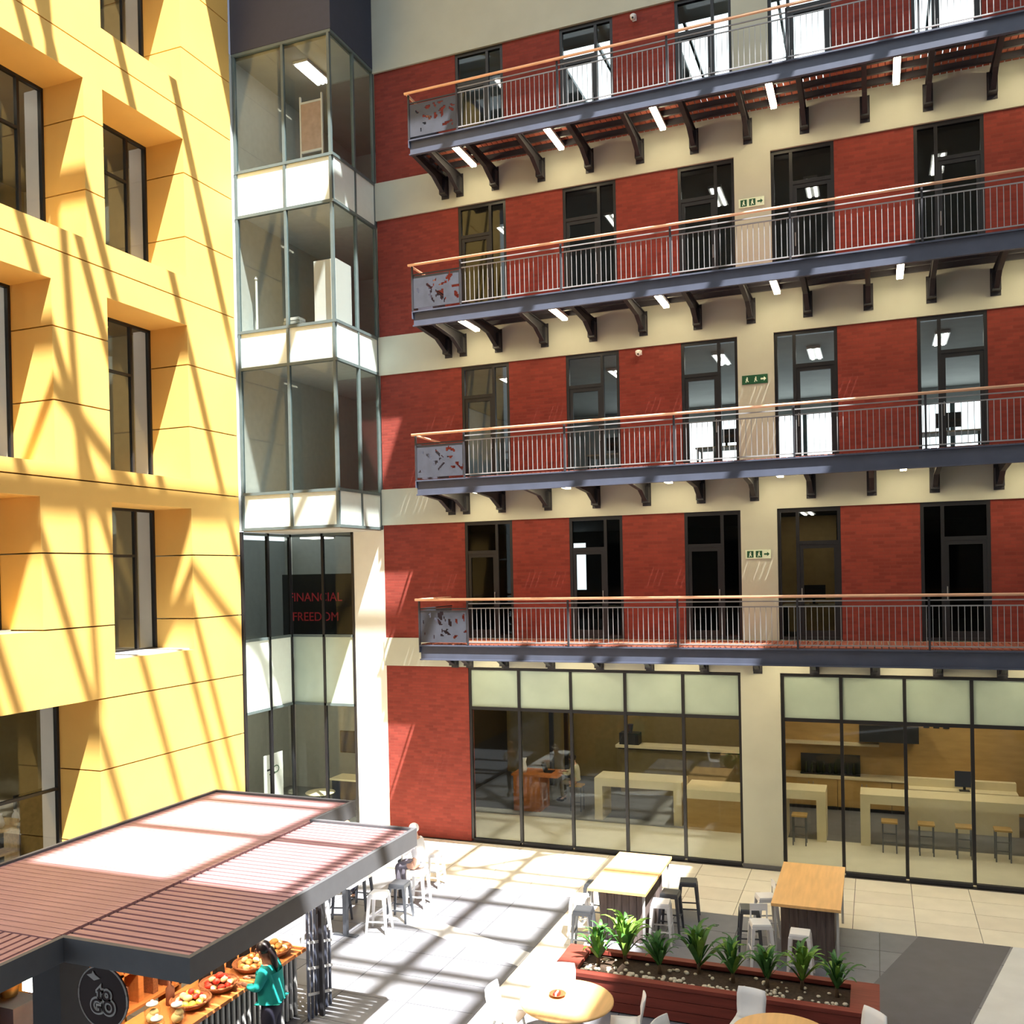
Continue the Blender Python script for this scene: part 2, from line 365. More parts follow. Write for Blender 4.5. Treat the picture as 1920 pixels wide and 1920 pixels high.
# office furniture visible through doors
def desk(x, y, z, label, mt=CTOP):
    t = thing('office_desk', label, 'desk', (x, y, z), group='office desks behind the facade')
    obj('desk_top', B(-.7, .7, -.35, .35, .7, .74), mt, t)
    for sx in (-.65, .65):
        for sy in (-.3, .3): obj('leg', B(sx-.025, sx+.025, sy-.025, sy+.025, 0, .7), BLK, t)
    s = obj('monitor', B(-.27, .27, .05, .08, .86, 1.2), BLK, t); obj('monitor_stand', MB().box(-.03, .03, .07, .1, .75, .9).box(-.1, .1, 0, .16, .74, .755), BLK, t)
for li, xs in ((0, (5.9, 8.8, 13.6)), (1, (8.8, 11.6, 16.6))):
    for i, x in enumerate(xs): desk(x, 1.8, D[li], 'office desk with black monitor, %s from left on %s storey' % (['first','second','third'][i], LV[li]))
tag(obj('tan_partition', MB().box(12.6, 14.1, 3.0, 3.1, 5.18, 8.1).box(12.55, 12.6, 2.95, 3.15, 5.18, 8.1), mat('tan_panel', S(196, 160, 104), .7, var=.1)), 'tan partition behind fourth door on lowest storey', 'partition')
for i, x in enumerate((8.3, 8.75)):
    tag(obj('roller_blind', MB().box(x, x+.28, 6.0, 6.03, 5.6, 8.08).box(x-.02, x+.3, 5.98, 6.05, 8.08, 8.16), WHITE), 'white roller blind hanging inside %s door bay' % (['second', 'middle of the'][i]), 'blind', 'white blinds on lowest storey')

# ------------------------------------------------------------------ balconies
def balcony(li):
    z = D[li]
    t = thing('balcony', '%s steel access balcony with timber handrail across brick facade' % LV[li].capitalize(), 'balcony', (0, 0, z), group='access balconies')
    obj('fascia_beam', MB().box(4.9, XR, -1.86, -1.84, -.36, -.03).box(4.9, XR, -1.92, -1.84, -.05, -.02).box(4.9, XR, -1.92, -1.84, -.38, -.35), STEEL, t)
    obj('fascia_beam', MB().box(4.88, 4.9, -1.92, -.06, -.2, -.02), STEEL, t)
    for y in (-1.35, -.9, -.45): obj('joist', B(4.95, XR, y-.03, y+.03, -.17, -.045), DSTEEL, t)
    bm = B(-.057, .057, -1.84, -.07, -.04, 0).mesh('deck_board', DECK)
    x = 4.97
    while x < XR-.06: link('deck_board', bm, t, (x, 0, 0)); x += .134
    pr = [(-1.84, -.2), (-1.84, -.32), (-.75, -.4), (-.25, -.62), (-.07, -.66), (-.07, -.2)]
    br = MB().prism(pr, 'x', -.012, .012).prism([(-1.84, -.32), (-.75, -.4), (-.25, -.62), (-.25, -.645), (-.75, -.425), (-1.84, -.345)], 'x', -.05, .05).box(-.085, .085, -.25, -.07, -.68, -.3).prism([(-1.84, -.19), (-1.84, -.21), (-.07, -.21), (-.07, -.19)], 'x', -.05, .05).box(-.1, .1, -.07, -.055, -.75, -.18).mesh('bracket', DSTEEL)
    for x in (4.95, 5.36, 6.33, 7.55, 8.78, 10.01, 11.28, 12.48, 13.7, 14.95, 16.19, 17.4, 18.62, 19.8): link('bracket', br, t, (x, 0, 0))
    obj('handrail', MB().tube([(4.83, -1.97, 1.05), (XR, -1.97, 1.05)], .03, 8), WOODR, t, True)
    obj('handrail', MB().tube([(4.87, -1.95, 1.05), (4.87, -.08, 1.05)], .028, 8), WOODR, t, True)
    for zz in (.95, .84, .05): obj('rail', B(6.16, XR, -1.9, -1.88, zz-.012, zz+.012), GREYM, t)
    bl = B(-.006, .006, -1.896, -1.884, .05, .84).mesh('baluster', GREYM)
    x = 6.27
    while x < XR: link('baluster', bl, t, (x, 0, 0)); x += .112
    po = MB().box(-.02, .02, -1.92, -1.88, -.03, 1.03).mesh('post', DSTEEL)
    for x in (4.9, 6.15, 8.6, 11.05, 13.5, 15.95, 18.4): link('post', po, t, (x, 0, 0))
    obj('rail', B(4.9, 6.15, -1.91, -1.89, .82, .85), DSTEEL, t); obj('rail', B(4.89, 4.91, -1.9, -.08, .82, .85), DSTEEL, t)
    # pierced end panel: plate with real cut-outs
    bmx = bmesh.new(); rr = random.Random(20+li); W, H = 1.2, .76; nx, nz = 40, 26
    holes = [(.38+rr.uniform(-.1,.1)+.1*k, rr.uniform(.12, .66), rr.uniform(.025, .05), rr.uniform(.06, .13), rr.uniform(0, PI)) for k in range(9)] + \
            [(rr.uniform(.08, 1.12), rr.uniform(.08, .7), rr.uniform(.015, .03), rr.uniform(.03, .07), rr.uniform(0, PI)) for k in range(9)]
    def inh(u, v):
        for (cx, cz_, a, b, th) in holes:
            du, dv = u-cx, v-cz_; p = du*math.cos(th)+dv*math.sin(th); q = -du*math.sin(th)+dv*math.cos(th)
            if (p/a)**2+(q/b)**2 < 1: return True
        return False
    vv = {}
    def gv(i, j, y):
        if (i, j, y) not in vv: vv[(i,j,y)] = bmx.verts.new((4.93+W*i/nx, y, .04+H*j/nz))
        return vv[(i,j,y)]
    for i in range(nx):
        for j in range(nz):
            if inh(W*(i+.5)/nx, H*(j+.5)/nz): continue
            bmx.faces.new([gv(i,j,-1.9), gv(i+1,j,-1.9), gv(i+1,j+1,-1.9), gv(i,j+1,-1.9)])
    ext = bmesh.ops.extrude_face_region(bmx, geom=list(bmx.faces))
    bmesh.ops.translate(bmx, vec=(0, .012, 0), verts=[g for g in ext['geom'] if isinstance(g, bmesh.types.BMVert)])
    bmesh.ops.recalc_face_normals(bmx, faces=bmx.faces)
    me = bpy.data.meshes.new('end_panel'); bmx.to_mesh(me); bmx.free(); me.materials.append(PANELM)
    p = link('end_panel', me, t); p['label'] = 'laser cut grey metal end panel'
    obj('side_panel', B(4.89, 4.905, -1.88, -.1, .04, .8), PANELM, t)
    return t
for li in range(4): balcony(li)
nl = ['first', 'second', 'third', 'fourth', 'fifth', 'sixth']
for li in range(4):
    for i, x in enumerate((5.96, 8.23, 10.66, 13.1, 15.57, 18.05)):
        t = thing('tube_light', 'glowing batten light under %s balcony, %s from its left end' % (LV[li], nl[i]), 'light', (x, -1.1, D[li]-.29), group='batten lights under the balconies')
        obj('diffuser', B(-.06, .06, -.58, .58, 0, .05), TUBE, t); obj('housing', B(-.07, .07, -.6, .6, .05, .12), LGREY, t)
# exit signs on the column
for k, (z, st) in enumerate(((15.05, 0), (11.07, 1), (7.13, 0))):
    t = thing('exit_sign', ['green and white escape sign on column above third balcony', 'green escape sign with white arrow on column above second balcony', 'green and white escape sign on column above lowest balcony'][k], 'sign', (12.535, -.062, z), group='escape signs')
    obj('plate', B(-.28, .28, -.01, .01, -.1, .1), PGREEN if not st else GREEN, t)
    fg = GREEN if not st else PGREEN
    for j, cx in enumerate((-.17, .02)):
        s = obj('pictogram', MB().box(cx-.07, cx+.07, -.014, -.01, -.075, .075), GREEN, t)
        obj('figure', MB().box(cx-.02, cx+.02, -.018, -.014, -.03, .025).box(cx-.03, cx-.012, -.018, -.014, -.06, -.03).box(cx+.012, cx+.035, -.018, -.014, -.05, -.03).ball((cx+.005, -.016, .042), (.016, .003, .016), 8, 5), PGREEN, s)
    obj('arrow', MB().box(.13, .2, -.015, -.01, -.018, .018).prism([(.2, -.05), (.25, 0), (.2, .05)], 'y', -.015, -.01), fg, t)
for k, (x, z) in enumerate(((9.93, 19.8), (9.9, 11.95))):
    t = thing('security_camera', 'small white dome security camera on brick above %s balcony' % ['top', 'second'][k], 'camera', (x, -.001, z), group='security cameras')
    obj('bracket', MB().box(-.05, .05, -.02, 0, -.05, .06).box(-.02, .02, -.14, -.02, .02, .05), WHITE, t)
    d = obj('dome', MB().lathe([(.02, -.1), (.06, -.07), (.075, -.02), (.075, .02), (.05, .04)], 0, -.14, 14), WHITE, t, True)
    obj('lens', MB().ball((.0, -.19, -.06), .025), BLK, d)

# ------------------------------------------------------------------ yellow wall (left)
wl = thing('wall_left', 'folded yellow rendered facade with deep window reveals', 'wall', (0,0,0), kind='structure')
YW = [(-6.4, -3.95, 18.48, 21.8), (-6.4, -3.95, 13.93, 17.19), (-6.4, -3.95, 9.18, 12.81), (-6.4, -3.95, 5.17, 8.5),
      (-9.4, -6.91, 13.88, 17.19), (-10.3, -7.83, 9.18, 12.81), (-10.7, -8.21, 5.89, 8.5), (-11.8, -6.88, -.02, 4.38)]
JZ = [-.02, 1.4, 2.9, 4.38, 5.9, 7.4, 8.89, 10.43, 11.89, 13.41, 14.9, 16.4, 17.89, 19.35, 20.85, 22.4, 24.2, 26]
Y0, Y1, DPT = -16.0, -2.19, -1.15
for s in range(len(JZ)-1):
    a, b = JZ[s]+(.014 if s else 0), JZ[s+1]-.014
    ws = [q for q in YW if q[2] < b and q[3] > a]
    ys = sorted({Y0, Y1} | {q[0] for q in ws} | {q[1] for q in ws}); zs = sorted({a, b} | {max(a, q[2]) for q in ws} | {min(b, q[3]) for q in ws})
    solid = {}
    for i in range(len(ys)-1):
        for j in range(len(zs)-1):
            cy, cz_ = (ys[i]+ys[i+1])/2, (zs[j]+zs[j+1])/2
            if zs[j+1]-zs[j] > 1e-6 and not any(q[0] < cy < q[1] and q[2] < cz_ < q[3] for q in ws): solid[(i, j)] = 1
    seen = set()
    for k0 in list(solid):
        if k0 in seen: continue
        comp = [k0]; seen.add(k0)
        for (i, j) in comp:
            for d in ((1,0),(-1,0),(0,1),(0,-1)):
                q = (i+d[0], j+d[1])
                if q in solid and q not in seen: seen.add(q); comp.append(q)
        mb = MB()
        for (i, j) in comp: mb.box(DPT, 0, ys[i], ys[i+1], zs[j], zs[j+1])
        obj('cladding_panel', mb, YEL, wl)
obj('core', B(DPT-.02, -.05, Y1-.3, Y1-.05, 0, 26), CHAR, wl)
for i, q in enumerate(YW):
    y0, y1, z0, z1 = q; x = DPT
    gnd = z0 < 0
    lab = ['top partly seen', 'third storey', 'second storey', 'first storey'][i]+' window of yellow wall nearest the glass bay' if i < 4 else ['third storey', 'second storey', 'first storey', 'ground floor'][i-4]+' window of yellow wall at left edge of view'
    u = thing('window_%d' % (40+i), 'black framed '+lab, 'window', (x, 0, 0), kind='structure')
    z0 = max(z0, 0); f = .06
    obj('frame', MB().box(-.05, .05, y0, y0+f, z0, z1).box(-.05, .05, y1-f, y1, z0, z1).box(-.05, .05, y0+f, y1-f, z1-f, z1).box(-.05, .05, y0+f, y1-f, z0, z0+f), BLK, u)
    my = y1-.62 if not gnd else y1-2.4
    obj('mullion', B(-.045, .045, my-.03, my+.03, z0+f, z1-f), BLK, u)
    for (a, b) in ((y0+f, my-.03), (my+.03, y1-f)):
        if gnd or a < my-.1:
            tz = 2.48 if gnd else z1-(z1-z0)*.33
            obj('transom', B(-.04, .04, a, b, tz-.03, tz+.03), BLK, u)
            pane(u, 'x', 0, a, b, z0+f, tz-.03, GLASSY); pane(u, 'x', 0, a, b, tz+.03, z1-f, GLASSY)
        else: pane(u, 'x', 0, a, b, z0+f, z1-f, GLASSY)
    if not gnd: obj('sill', B(-.02, 1.0, y0, y1, z0-.0, z0+.03), LGREY, u) if i == 3 else obj('sill', B(-.02, .3, y0, y1, z0, z0+.02), LGREY, u)
    obj('jamb_lining', B(-.45, -.06, y1-.03, y1+.02, z0, z1), WHITE, u)
# rooms behind yellow wall
ry = [(-.1, 4.6), (4.75, 9.05), (9.1, 13.4), (13.5, 17.8), (17.9, 22.2)]
for i, (a, b) in enumerate(ry):
    n = ['ground', 'first', 'second', 'third', 'top'][i]
    struct('floor_yellow_room', B(-7, DPT-.06, -16, -2.2, a-.05, a+.05), INF, 'carpet floor of %s storey behind yellow wall' % n, 'floor')
    struct('ceiling_yellow_room', B(-7, DPT-.06, -16, -2.2, b-.06, b), INC, 'ceiling of %s storey behind yellow wall' % n, 'ceiling')
    struct('wall_yellow_room', MB().box(-7.1, -7, -16, -2.2, a, b).box(-7, DPT-.06, -2.25, -2.2, a, b), mat('beige_wall', S(196, 184, 150), .8, var=.04), 'beige rear wall of %s storey behind yellow wall' % n)
    for k, y in enumerate((-4.6, -8.2)):
        l = thing('ceiling_light', 'linear pendant light inside %s storey behind yellow wall, %s' % (n, ['near glass bay', 'towards left edge'][k]), 'light', (-2.6, y, b-.35), group='pendant lights behind the yellow wall')
        obj('housing', B(-.06, .06, -.8, .8, .02, .07), WHITE, l); obj('tube', B(-.045, .045, -.78, .78, 0, .02), PANELG, l)
        obj('suspension_rod', MB().tube([(0, -.6, .07), (0, -.6, .3)], .006, 6).tube([(0, .6, .07), (0, .6, .3)], .006, 6), GREYM, l)
# ground yellow room items
t = thing('framed_picture', 'dark framed picture standing behind ground floor glazing of yellow wall', 'picture', (-2.9, -6.4, .05))
obj('canvas', B(-.02, .02, -.05, .75, .7, 2.0), mat('brown_canvas', S(96, 74, 56), .8, var=.4, scale=5), t)
obj('frame', MB().box(-.03, .03, -.1, -.05, 0, 2.05).box(-.03, .03, .75, .8, 0, 2.05).box(-.03, .03, -.05, .75, 2.0, 2.05).box(-.03, .03, -.05, .75, .65, .7), BLK, t)
t = thing('timber_shelf', 'pale timber display shelf behind ground floor glazing of yellow wall', 'shelf', (-2.5, -7.6, .05))
for z in (.5, 1.0, 1.5): obj('board', B(-.2, .2, -.6, .7, z, z+.05), BREAD2, t)
for y in (-.6, .65): obj('upright', B(-.2, .2, y, y+.05, 0, 1.7), BREAD2, t)
for k in range(4):
    tag(obj('white_vase', MB().lathe([(.05, 0), (.09, .08), (.07, .2), (.03, .27), (.045, .31)], 0, 0, 14), WHITE, None, True, (-2.5, -7.95+.38*k, 1.6)), 'white ceramic vase on pale timber shelf, %s from left' % nl[k], 'vase', 'vases on the timber shelf')

# ------------------------------------------------------------------ glass bay tower in the corner
bay = thing('wall_bay_front', 'front face of projecting corner glass bay with white spandrel panels', 'wall', (0,0,0), kind='structure')
bays = thing('wall_bay_side', 'right face of projecting corner glass bay with white spandrel panels', 'wall', (0,0,0), kind='structure')
bayl = thing('wall_lobby_left', 'recessed lobby glazing in line with yellow wall', 'wall', (0,0,0), kind='structure')
bayb = thing('wall_lobby_back', 'recessed lobby glazing beside white pier', 'wall', (0,0,0), kind='structure')
BX, BY = 2.86, -2.03
rows = [(8.06, 8.95, 'S'), (8.95, 12.12, 'G'), (12.12, 13.05, 'S'), (13.05, 15.97, 'G'), (15.97, 17.1, 'S'), (17.1, 20.1, 'G')]
for x in (.04, 1.5, BX-.03): obj('mullion', B(x-.035, x+.035, BY-.05, BY+.03, 8.06, 20.1), MULL, bay)
for y in (-1.02, -.04): obj('mullion', B(BX-.03, BX+.05, y-.035, y+.035, 8.06, 20.1), MULL, bays)
for z in (8.06, 8.95, 12.12, 13.05, 15.97, 17.1, 20.07):
    obj('transom', B(0, BX+.05, BY-.055, BY+.03, z-.035, z+.035), MULL, bay); obj('transom', B(BX-.03, BX+.055, BY+.03, 0, z-.035, z+.035), MULL, bays)
for (a, b, k) in rows:
    for (x0, x1) in ((.075, 1.465), (1.535, BX-.065)):
        if k == 'S': obj('spandrel', B(x0, x1, BY-.02, BY+.02, a+.035, b-.035), SPAN, bay)
        else: pane(bay, 'y', BY, x0, x1, a+.035, b-.035, GLASS)
    for (y0, y1) in ((BY+.03, -1.055), (-.985, -.075)):
        if k == 'S': obj('spandrel', B(BX-.01, BX+.03, y0, y1, a+.035, b-.035), SPAN, bays)
        else: pane(bays, 'x', BX+.01, y0, y1, a+.035, b-.035, GLASS)
struct('wall_bay_cap', B(-.02, BX+.06, BY-.06, 0, 20.11, 26), CHAR, 'dark charcoal cladding above the glass bay')
struct('ceiling_bay_soffit', B(0, BX, BY, 0, 8.0, 8.03), INC, 'pale soffit under the glass bay', 'ceiling')
for (a, b) in ((8.2, 8.9), (12.3, 13.0), (16.1, 17.05)): struct('floor_bay', B(-.02, BX-.1, BY+.1, 4, a, b), INW, 'floor slab inside glass bay at %s spandrel' % {8.2: 'lowest', 12.3: 'middle', 16.1: 'top'}[a], 'floor')
struct('ceiling_bay', B(-3, BX-.05, BY+.1, 4, 20.0, 20.1), INC, 'top ceiling inside glass bay', 'ceiling')
struct('wall_bay_rear', B(-3, 2.9, 4, 4.15, 0, 20.1), INW, 'rear wall inside glass bay'); struct('wall_bay_inner', B(-.12, -.02, -2.15, 4, 8.03, 20.1), INW, 'left inner wall of glass bay'); struct('wall_bay_party', B(2.8, 2.88, .3, 4, 0, 20.1), INW, 'party wall between glass bay and offices')
# recessed lower glazing
for y in (-2.12, -1.05, -.06): obj('mullion', B(-.04, .04, y-.04, y+.04, 0, 8.0), BLK, bayl)
for x in (1.02, 1.96): obj('mullion', B(x-.035, x+.035, -.02, .06, 0, 8.0), BLK, bayb)
for z in (.05, 3.36, 5.22, 7.96):
    obj('transom', B(-.04, .04, -2.12, 0, z-.035, z+.035), MULL, bayl); obj('transom', B(.04, 1.96, -.02, .06, z-.035, z+.035), MULL, bayb)
for (a, b, k) in ((.085, 3.325, 'G'), (3.395, 5.185, 'S'), (5.255, 7.925, 'G')):
    for (y0, y1) in ((-2.08, -1.09), (-1.01, -.1)):
        if k == 'S': obj('spandrel', B(-.015, .015, y0, y1, a, b), SPAN, bayl)
        else: pane(bayl, 'x', 0, y0, y1, a, b, GLASSD if a > 5 else GLASS)
    for (x0, x1) in ((.04, .985), (1.055, 1.925)):
        if k == 'S': obj('spandrel', B(x0, x1, .005, .035, a, b), SPANG, bayb)
        else: pane(bayb, 'y', .02, x0, x1, a, b, GLASSD if a > 5 else GLASS)
struct('floor_lobby_upper', MB().box(-3, 2.8, .08, 4, 4.2, 4.6).box(-3, -.06, -2.15, .08, 4.2, 4.6), INW, 'upper lobby floor slab behind pale spandrels', 'floor')
struct('floor_lobby', B(-3, 2.9, .08, 4, -.1, 0), GTILE, 'grey floor of lobby below the glass bay', 'floor'); struct('wall_lobby', B(-3.1, -3, -2.2, 4, 0, 8), INW, 'pale far wall of lobby below the glass bay')
# sign inside first storey
t = thing('lettered_board', 'black board with red words FINANCIAL FREEDOM behind bay glazing', 'sign', (-.1, 1.5, 4.6))
obj('board', B(-1.25, 1.25, 0, .05, .5, 2.3), BLK, t)
link('lettering', text_mesh('lettering', 'FINANCIAL', .36, RED), t, (-.12, -.01, 1.62), (PI/2, 0, 0)); link('lettering', text_mesh('lettering', 'FREEDOM', .36, RED), t, (-.12, -.01, 1.05), (PI/2, 0, 0))
for sx in (-1, 1): obj('leg', B(sx*1.1-.03, sx*1.1+.03, .0, .06, 0, .5), BLK, t)
# lobby: pull-up banner, screen, desk
t = thing('pull_up_banner', 'white pull up banner with dark and green print in lobby', 'banner', (-.32, -.55, 0), PI/2)
obj('sheet', B(-.42, .42, -.01, .01, .06, 2.05), WHITE, t); obj('base', B(-.45, .45, -.1, .1, 0, .06), GREYM, t)
obj('print_mark', MB().box(-.3, .0, -.014, -.01, 1.62, 1.67).box(-.2, .05, -.014, -.01, 1.5, 1.54), NAVY, t); obj('print_mark', MB().tube([(.1+.13*math.cos(a*PI/8), -.012, 1.62+.09*math.sin(a*PI/8)) for a in range(17)], .012, 6), GREEN, t)
t = thing('wall_screen', 'dark flat screen above lobby desk', 'screen', (.75, 2.0, 1.95)); obj('bezel', B(-.55, .55, 0, .05, -.32, .32), BLK, t); obj('glass_face', B(-.52, .52, -.006, 0, -.29, .29), CHAR, t); obj('mount', B(-.1, .1, .05, 2.0, -.1, .1), BLK, t)
t = thing('reception_desk', 'charcoal reception desk with pale top in lobby', 'desk', (1.1, 1.5, 0)); obj('carcass', B(-.7, .7, -.3, .3, 0, 1.0), CHAR, t); obj('desk_top', B(-.75, .75, -.35, .35, 1.0, 1.05), CTOP, t)
t = thing('lobby_table', 'small round pale table in lobby beside reception desk', 'table', (.3, .75, 0)); obj('top', MB().lathe([(.4, .72), (.42, .74), (.4, .76)], n=24), CTOP, t, True); obj('stem', MB().lathe([(.2, 0), (.2, .02), (.03, .04), (.03, .72)]), BLK, t)
for k, (x, y, z, st) in enumerate(((.4, 1.4, 4.1, 'lobby ceiling below glass bay'), (-1.4, -.6, 4.1, 'lobby ceiling behind yellow wall end'), (.6, .4, 7.9, 'ceiling above the red lettered board'))):  # panel lights added to brighten the lobby and the lettered board
    t = thing('ceiling_light', 'added square pale ceiling panel light in '+st, 'light', (x, y, z-.02), group='added lobby and bay ceiling panels')
    obj('tray', B(-.36, .36, -.36, .36, .03, .08), WHITE, t); obj('diffuser', B(-.33, .33, -.33, .33, 0, .03), PANELG if z > 5 else WARM, t)
# bay interior things
t = thing('ceiling_light', 'louvred twin tube ceiling light in the top storey of glass bay', 'light', (1.55, -.8, 19.9)); obj('housing', B(-.22, .22, -.55, .55, .04, .1), WHITE, t)
for sx in (-.13, 0, .13): obj('tube', B(sx-.035, sx+.035, -.52, .52, 0, .04), PANELG, t)
t = thing('white_board_stand', 'white framed pinboard on stand in top storey of glass bay', 'board', (1.75, -1.2, 17.05)); obj('board', B(-.3, .3, 0, .03, .7, 1.9), mat('pink_board', S(206, 176, 164), .8), t)
obj('frame', MB().box(-.34, -.3, -.01, .04, 0, 2.1).box(.3, .34, -.01, .04, 0, 2.1).box(-.3, .3, -.01, .04, 1.9, 1.95).box(-.3, .3, -.01, .04, .65, .7), WHITE, t)
t = thing('white_cupboard', 'tall white cupboard in corner of third storey of glass bay', 'cupboard', (2.38, -1.35, 13.0)); obj('carcass', B(-.32, .32, -.36, .36, 0, 1.7), WHITE, t); obj('door', B(-.3, .3, -.38, -.36, .05, 1.66), WHITE, t); obj('plinth', B(-.3, .3, -.34, .34, -.0, .04), GREYM, t)
t = thing('paper_stack', 'stack of papers on floor by bay window, third storey', 'papers', (1.45, -1.7, 13.0))
for k in range(4): obj('sheaf', B(-.26+.02*k, .26-.03*(k % 2), -.15, .15, .09*k, .09*k+.07), WHITE if k % 2 else LGREY, t)
t = thing('floor_lamp', 'slim white standing lamp in third storey of glass bay', 'lamp', (.25, -1.6, 13.0)); obj('pole', MB().lathe([(.03, .02), (.03, 1.5)], n=10), WHITE, t); obj('base', MB().lathe([(.12, 0), (.12, .02)], n=16), WHITE, t); obj('head', MB().lathe([(.03, 1.5), (.05, 1.52), (.02, 1.6)], n=10), WHITE, t)

# ------------------------------------------------------------------ canteen behind ground glazing
struct('floor_canteen', B(3.0, XR, .13, 2.7, -.1, .0), BTILE, 'beige floor strip inside the canteen glazing', 'floor')
struct('floor_canteen', B(3.0, XR, 2.7, 9.0, -.1, .0), GTILE2, 'dark grey floor deeper inside the canteen', 'floor')
struct('ceiling_canteen', B(3.0, XR, .13, 9.0, 4.45, 4.55), INC, 'white canteen ceiling', 'ceiling')
struct('wall_canteen', B(3.0, 12.3, 8.0, 8.15, 0, 4.45), mat('khaki_wall', S(150, 132, 92), .8, var=.06), 'khaki rear wall of canteen lounge')
struct('wall_canteen', B(12.3, XR, 6.4, 6.55, 0, 4.45), CAB, 'timber clad rear wall of canteen kitchen')
struct('wall_canteen', B(12.15, 12.3, 3.5, 8.15, 0, 4.45), CAB, 'partition between canteen lounge and kitchen'); struct('wall_canteen', B(3.0, 3.1, .3, 8.15, 0, 4.45), DARKW, 'dark left end wall of canteen lounge')
struct('wall_canteen', B(19.95, XR, .3, 9.0, 0, 4.45), CAB, 'right end wall of canteen kitchen')
ci = 0
for (x, y) in ((6.5, 2.0), (9.5, 2.0), (11.2, 5.0), (7.8, 5.2), (14.3, 1.8), (16.8, 1.8), (14.6, 4.6), (17.3, 4.6)):
    ci += 1
    l = thing('ceiling_light', 'warm square ceiling panel in canteen, %s from left' % ['first','third','fourth','second','fifth','seventh','sixth','eighth'][ci-1], 'light', (x, y, 4.36), group='canteen ceiling panels')
    obj('tray', B(-.4, .4, -.4, .4, .03, .08), WHITE, l); obj('diffuser', B(-.36, .36, -.36, .36, 0, .03), WARM, l)
def parsons(x0, x1, y0, y1, z, label, mt=CTOP):
    t = thing('canteen_table', label, 'table', ((x0+x1)/2, (y0+y1)/2, 0), group='pale canteen tables'); hx, hy = (x1-x0)/2, (y1-y0)/2
    obj('table_top', B(-hx, hx, -hy, hy, z-.22, z), mt, t)
    for s in (-1, 1): obj('leg', B(min(s*hx, s*(hx-.22)), max(s*hx, s*(hx-.22)), -hy, hy, 0, z-.22), mt, t)
parsons(7.7, 10.1, 2.9, 3.8, 1.15, 'white block legged table in canteen lounge left of cream column')
parsons(11.9, 13.75, 2.5, 3.3, 1.2, 'pale block legged table in canteen just right of cream column') if False else parsons(12.6, 13.75, 2.5, 3.3, 1.25, 'short pale block legged table just right of cream column')
parsons(14.55, 18.6, 2.5, 3.3, 1.25, 'long pale block legged table in canteen kitchen')
t = thing('timber_bar', 'timber bar counter with cream top in canteen lounge', 'counter', (11.0, 3.2, 0)); obj('carcass', B(-.75, .85, -.5, .6, 0, .82), CAB, t); obj('worktop', B(-.8, .9, -.55, .65, .82, 1.05), CTOP, t)
def cstool(x, y, label, mt=CAB):
    t = thing('canteen_stool', label, 'stool', (x, y, 0), group='stools at the canteen tables')
    obj('seat', B(-.18, .18, -.18, .18, .7, .74), mt, t)
    for sx in (-.15, .15):
        for sy in (-.15, .15): obj('leg', B(sx-.015, sx+.015, sy-.015, sy+.015, 0, .7), GUN, t)
    for z in (.25, .45): obj('rung', MB().box(-.14, .14, -.16, -.14, z, z+.02), GUN, t)
for k, x in enumerate((15.2, 16.0, 16.8, 17.6)): cstool(x, 2.2, 'timber seat stool under the long canteen table, %s from left' % nl[k])
cstool(13.15, 2.2, 'timber seat stool under the short canteen table')
# kitchen equipment
t = thing('extractor_hood', 'black box extractor hood in canteen kitchen', 'hood', (15.25, 5.9, 2.0)); obj('canopy', B(-.75, .75, -.4, .45, 0, .45), BLK, t); obj('duct', B(-.25, .25, -.1, .4, .45, 2.4), BLK, t)
for k, (x0, x1) in enumerate(((12.5, 13.9), (13.9, 15.3), (15.3, 16.7), (16.7, 18.1))):
    t = thing('kitchen_unit', 'maple kitchen base unit, %s from left along canteen rear wall' % nl[k], 'cabinet', ((x0+x1)/2, 6.05, 0), group='kitchen base units'); hx = (x1-x0)/2-.005
    obj('carcass', B(-hx, hx, -.28, .33, .1, .88), CAB, t); obj('plinth', B(-hx, hx, -.22, .33, 0, .1), BLK, t)
    for s in (-1, 1):
        d = obj('door', B(min(s*.01, s*(hx-.01)), max(s*.01, s*(hx-.01)), -.3, -.28, .12, .86), CAB, t); obj('handle', B(s*.06-.008, s*.06+.008, -.33, -.3, .6, .78), GREYM, d)
tag(obj('worktop', B(12.45, 18.15, 5.73, 6.39, .88, .93), CTOP), 'cream worktop along canteen rear wall', 'worktop')
t = thing('bottle_rack', 'dark rack of bottles on canteen worktop below shelf', 'rack', (13.7, 6.1, .93)); obj('rack_back', B(-.8, .8, .1, .14, 0, .55), BLK, t); obj('rack_shelf', B(-.8, .8, -.12, .12, .0, .03), BLK, t)
for k in range(9): tag(obj('bottle', MB().lathe([(.04, 0), (.04, .16), (.015, .23), (.015, .3)], n=10), mat('dark_bottle', S(46, 50, 34), .2), None, True, (13.05+.16*k, 6.1, .96)), 'dark bottle in the canteen bottle rack', 'bottle', 'bottles in the canteen rack')
tag(obj('wall_shelf', B(12.4, 15.0, 6.15, 6.4, 1.75, 1.82), CTOP), 'long pale wall shelf above canteen bottle rack', 'shelf')
for i in range(3):
    for j in range(3): tag(obj('wall_tile_frame', MB().box(16.15+.25*i, 16.3+.25*i, 6.37, 6.4, 2.3+.16*j, 2.4+.16*j), BLK), 'small dark frame in grid of nine on canteen wall', 'frame', 'nine small frames on canteen wall')
t = thing('pass_counter', 'pale stepped serving counter in canteen kitchen', 'counter', (16.3, 4.6, 0)); obj('carcass', B(-.6, 1.9, -.3, .3, 0, 1.05), CTOP, t); obj('upstand', B(-.6, 1.9, .1, .3, 1.05, 1.25), CTOP, t)
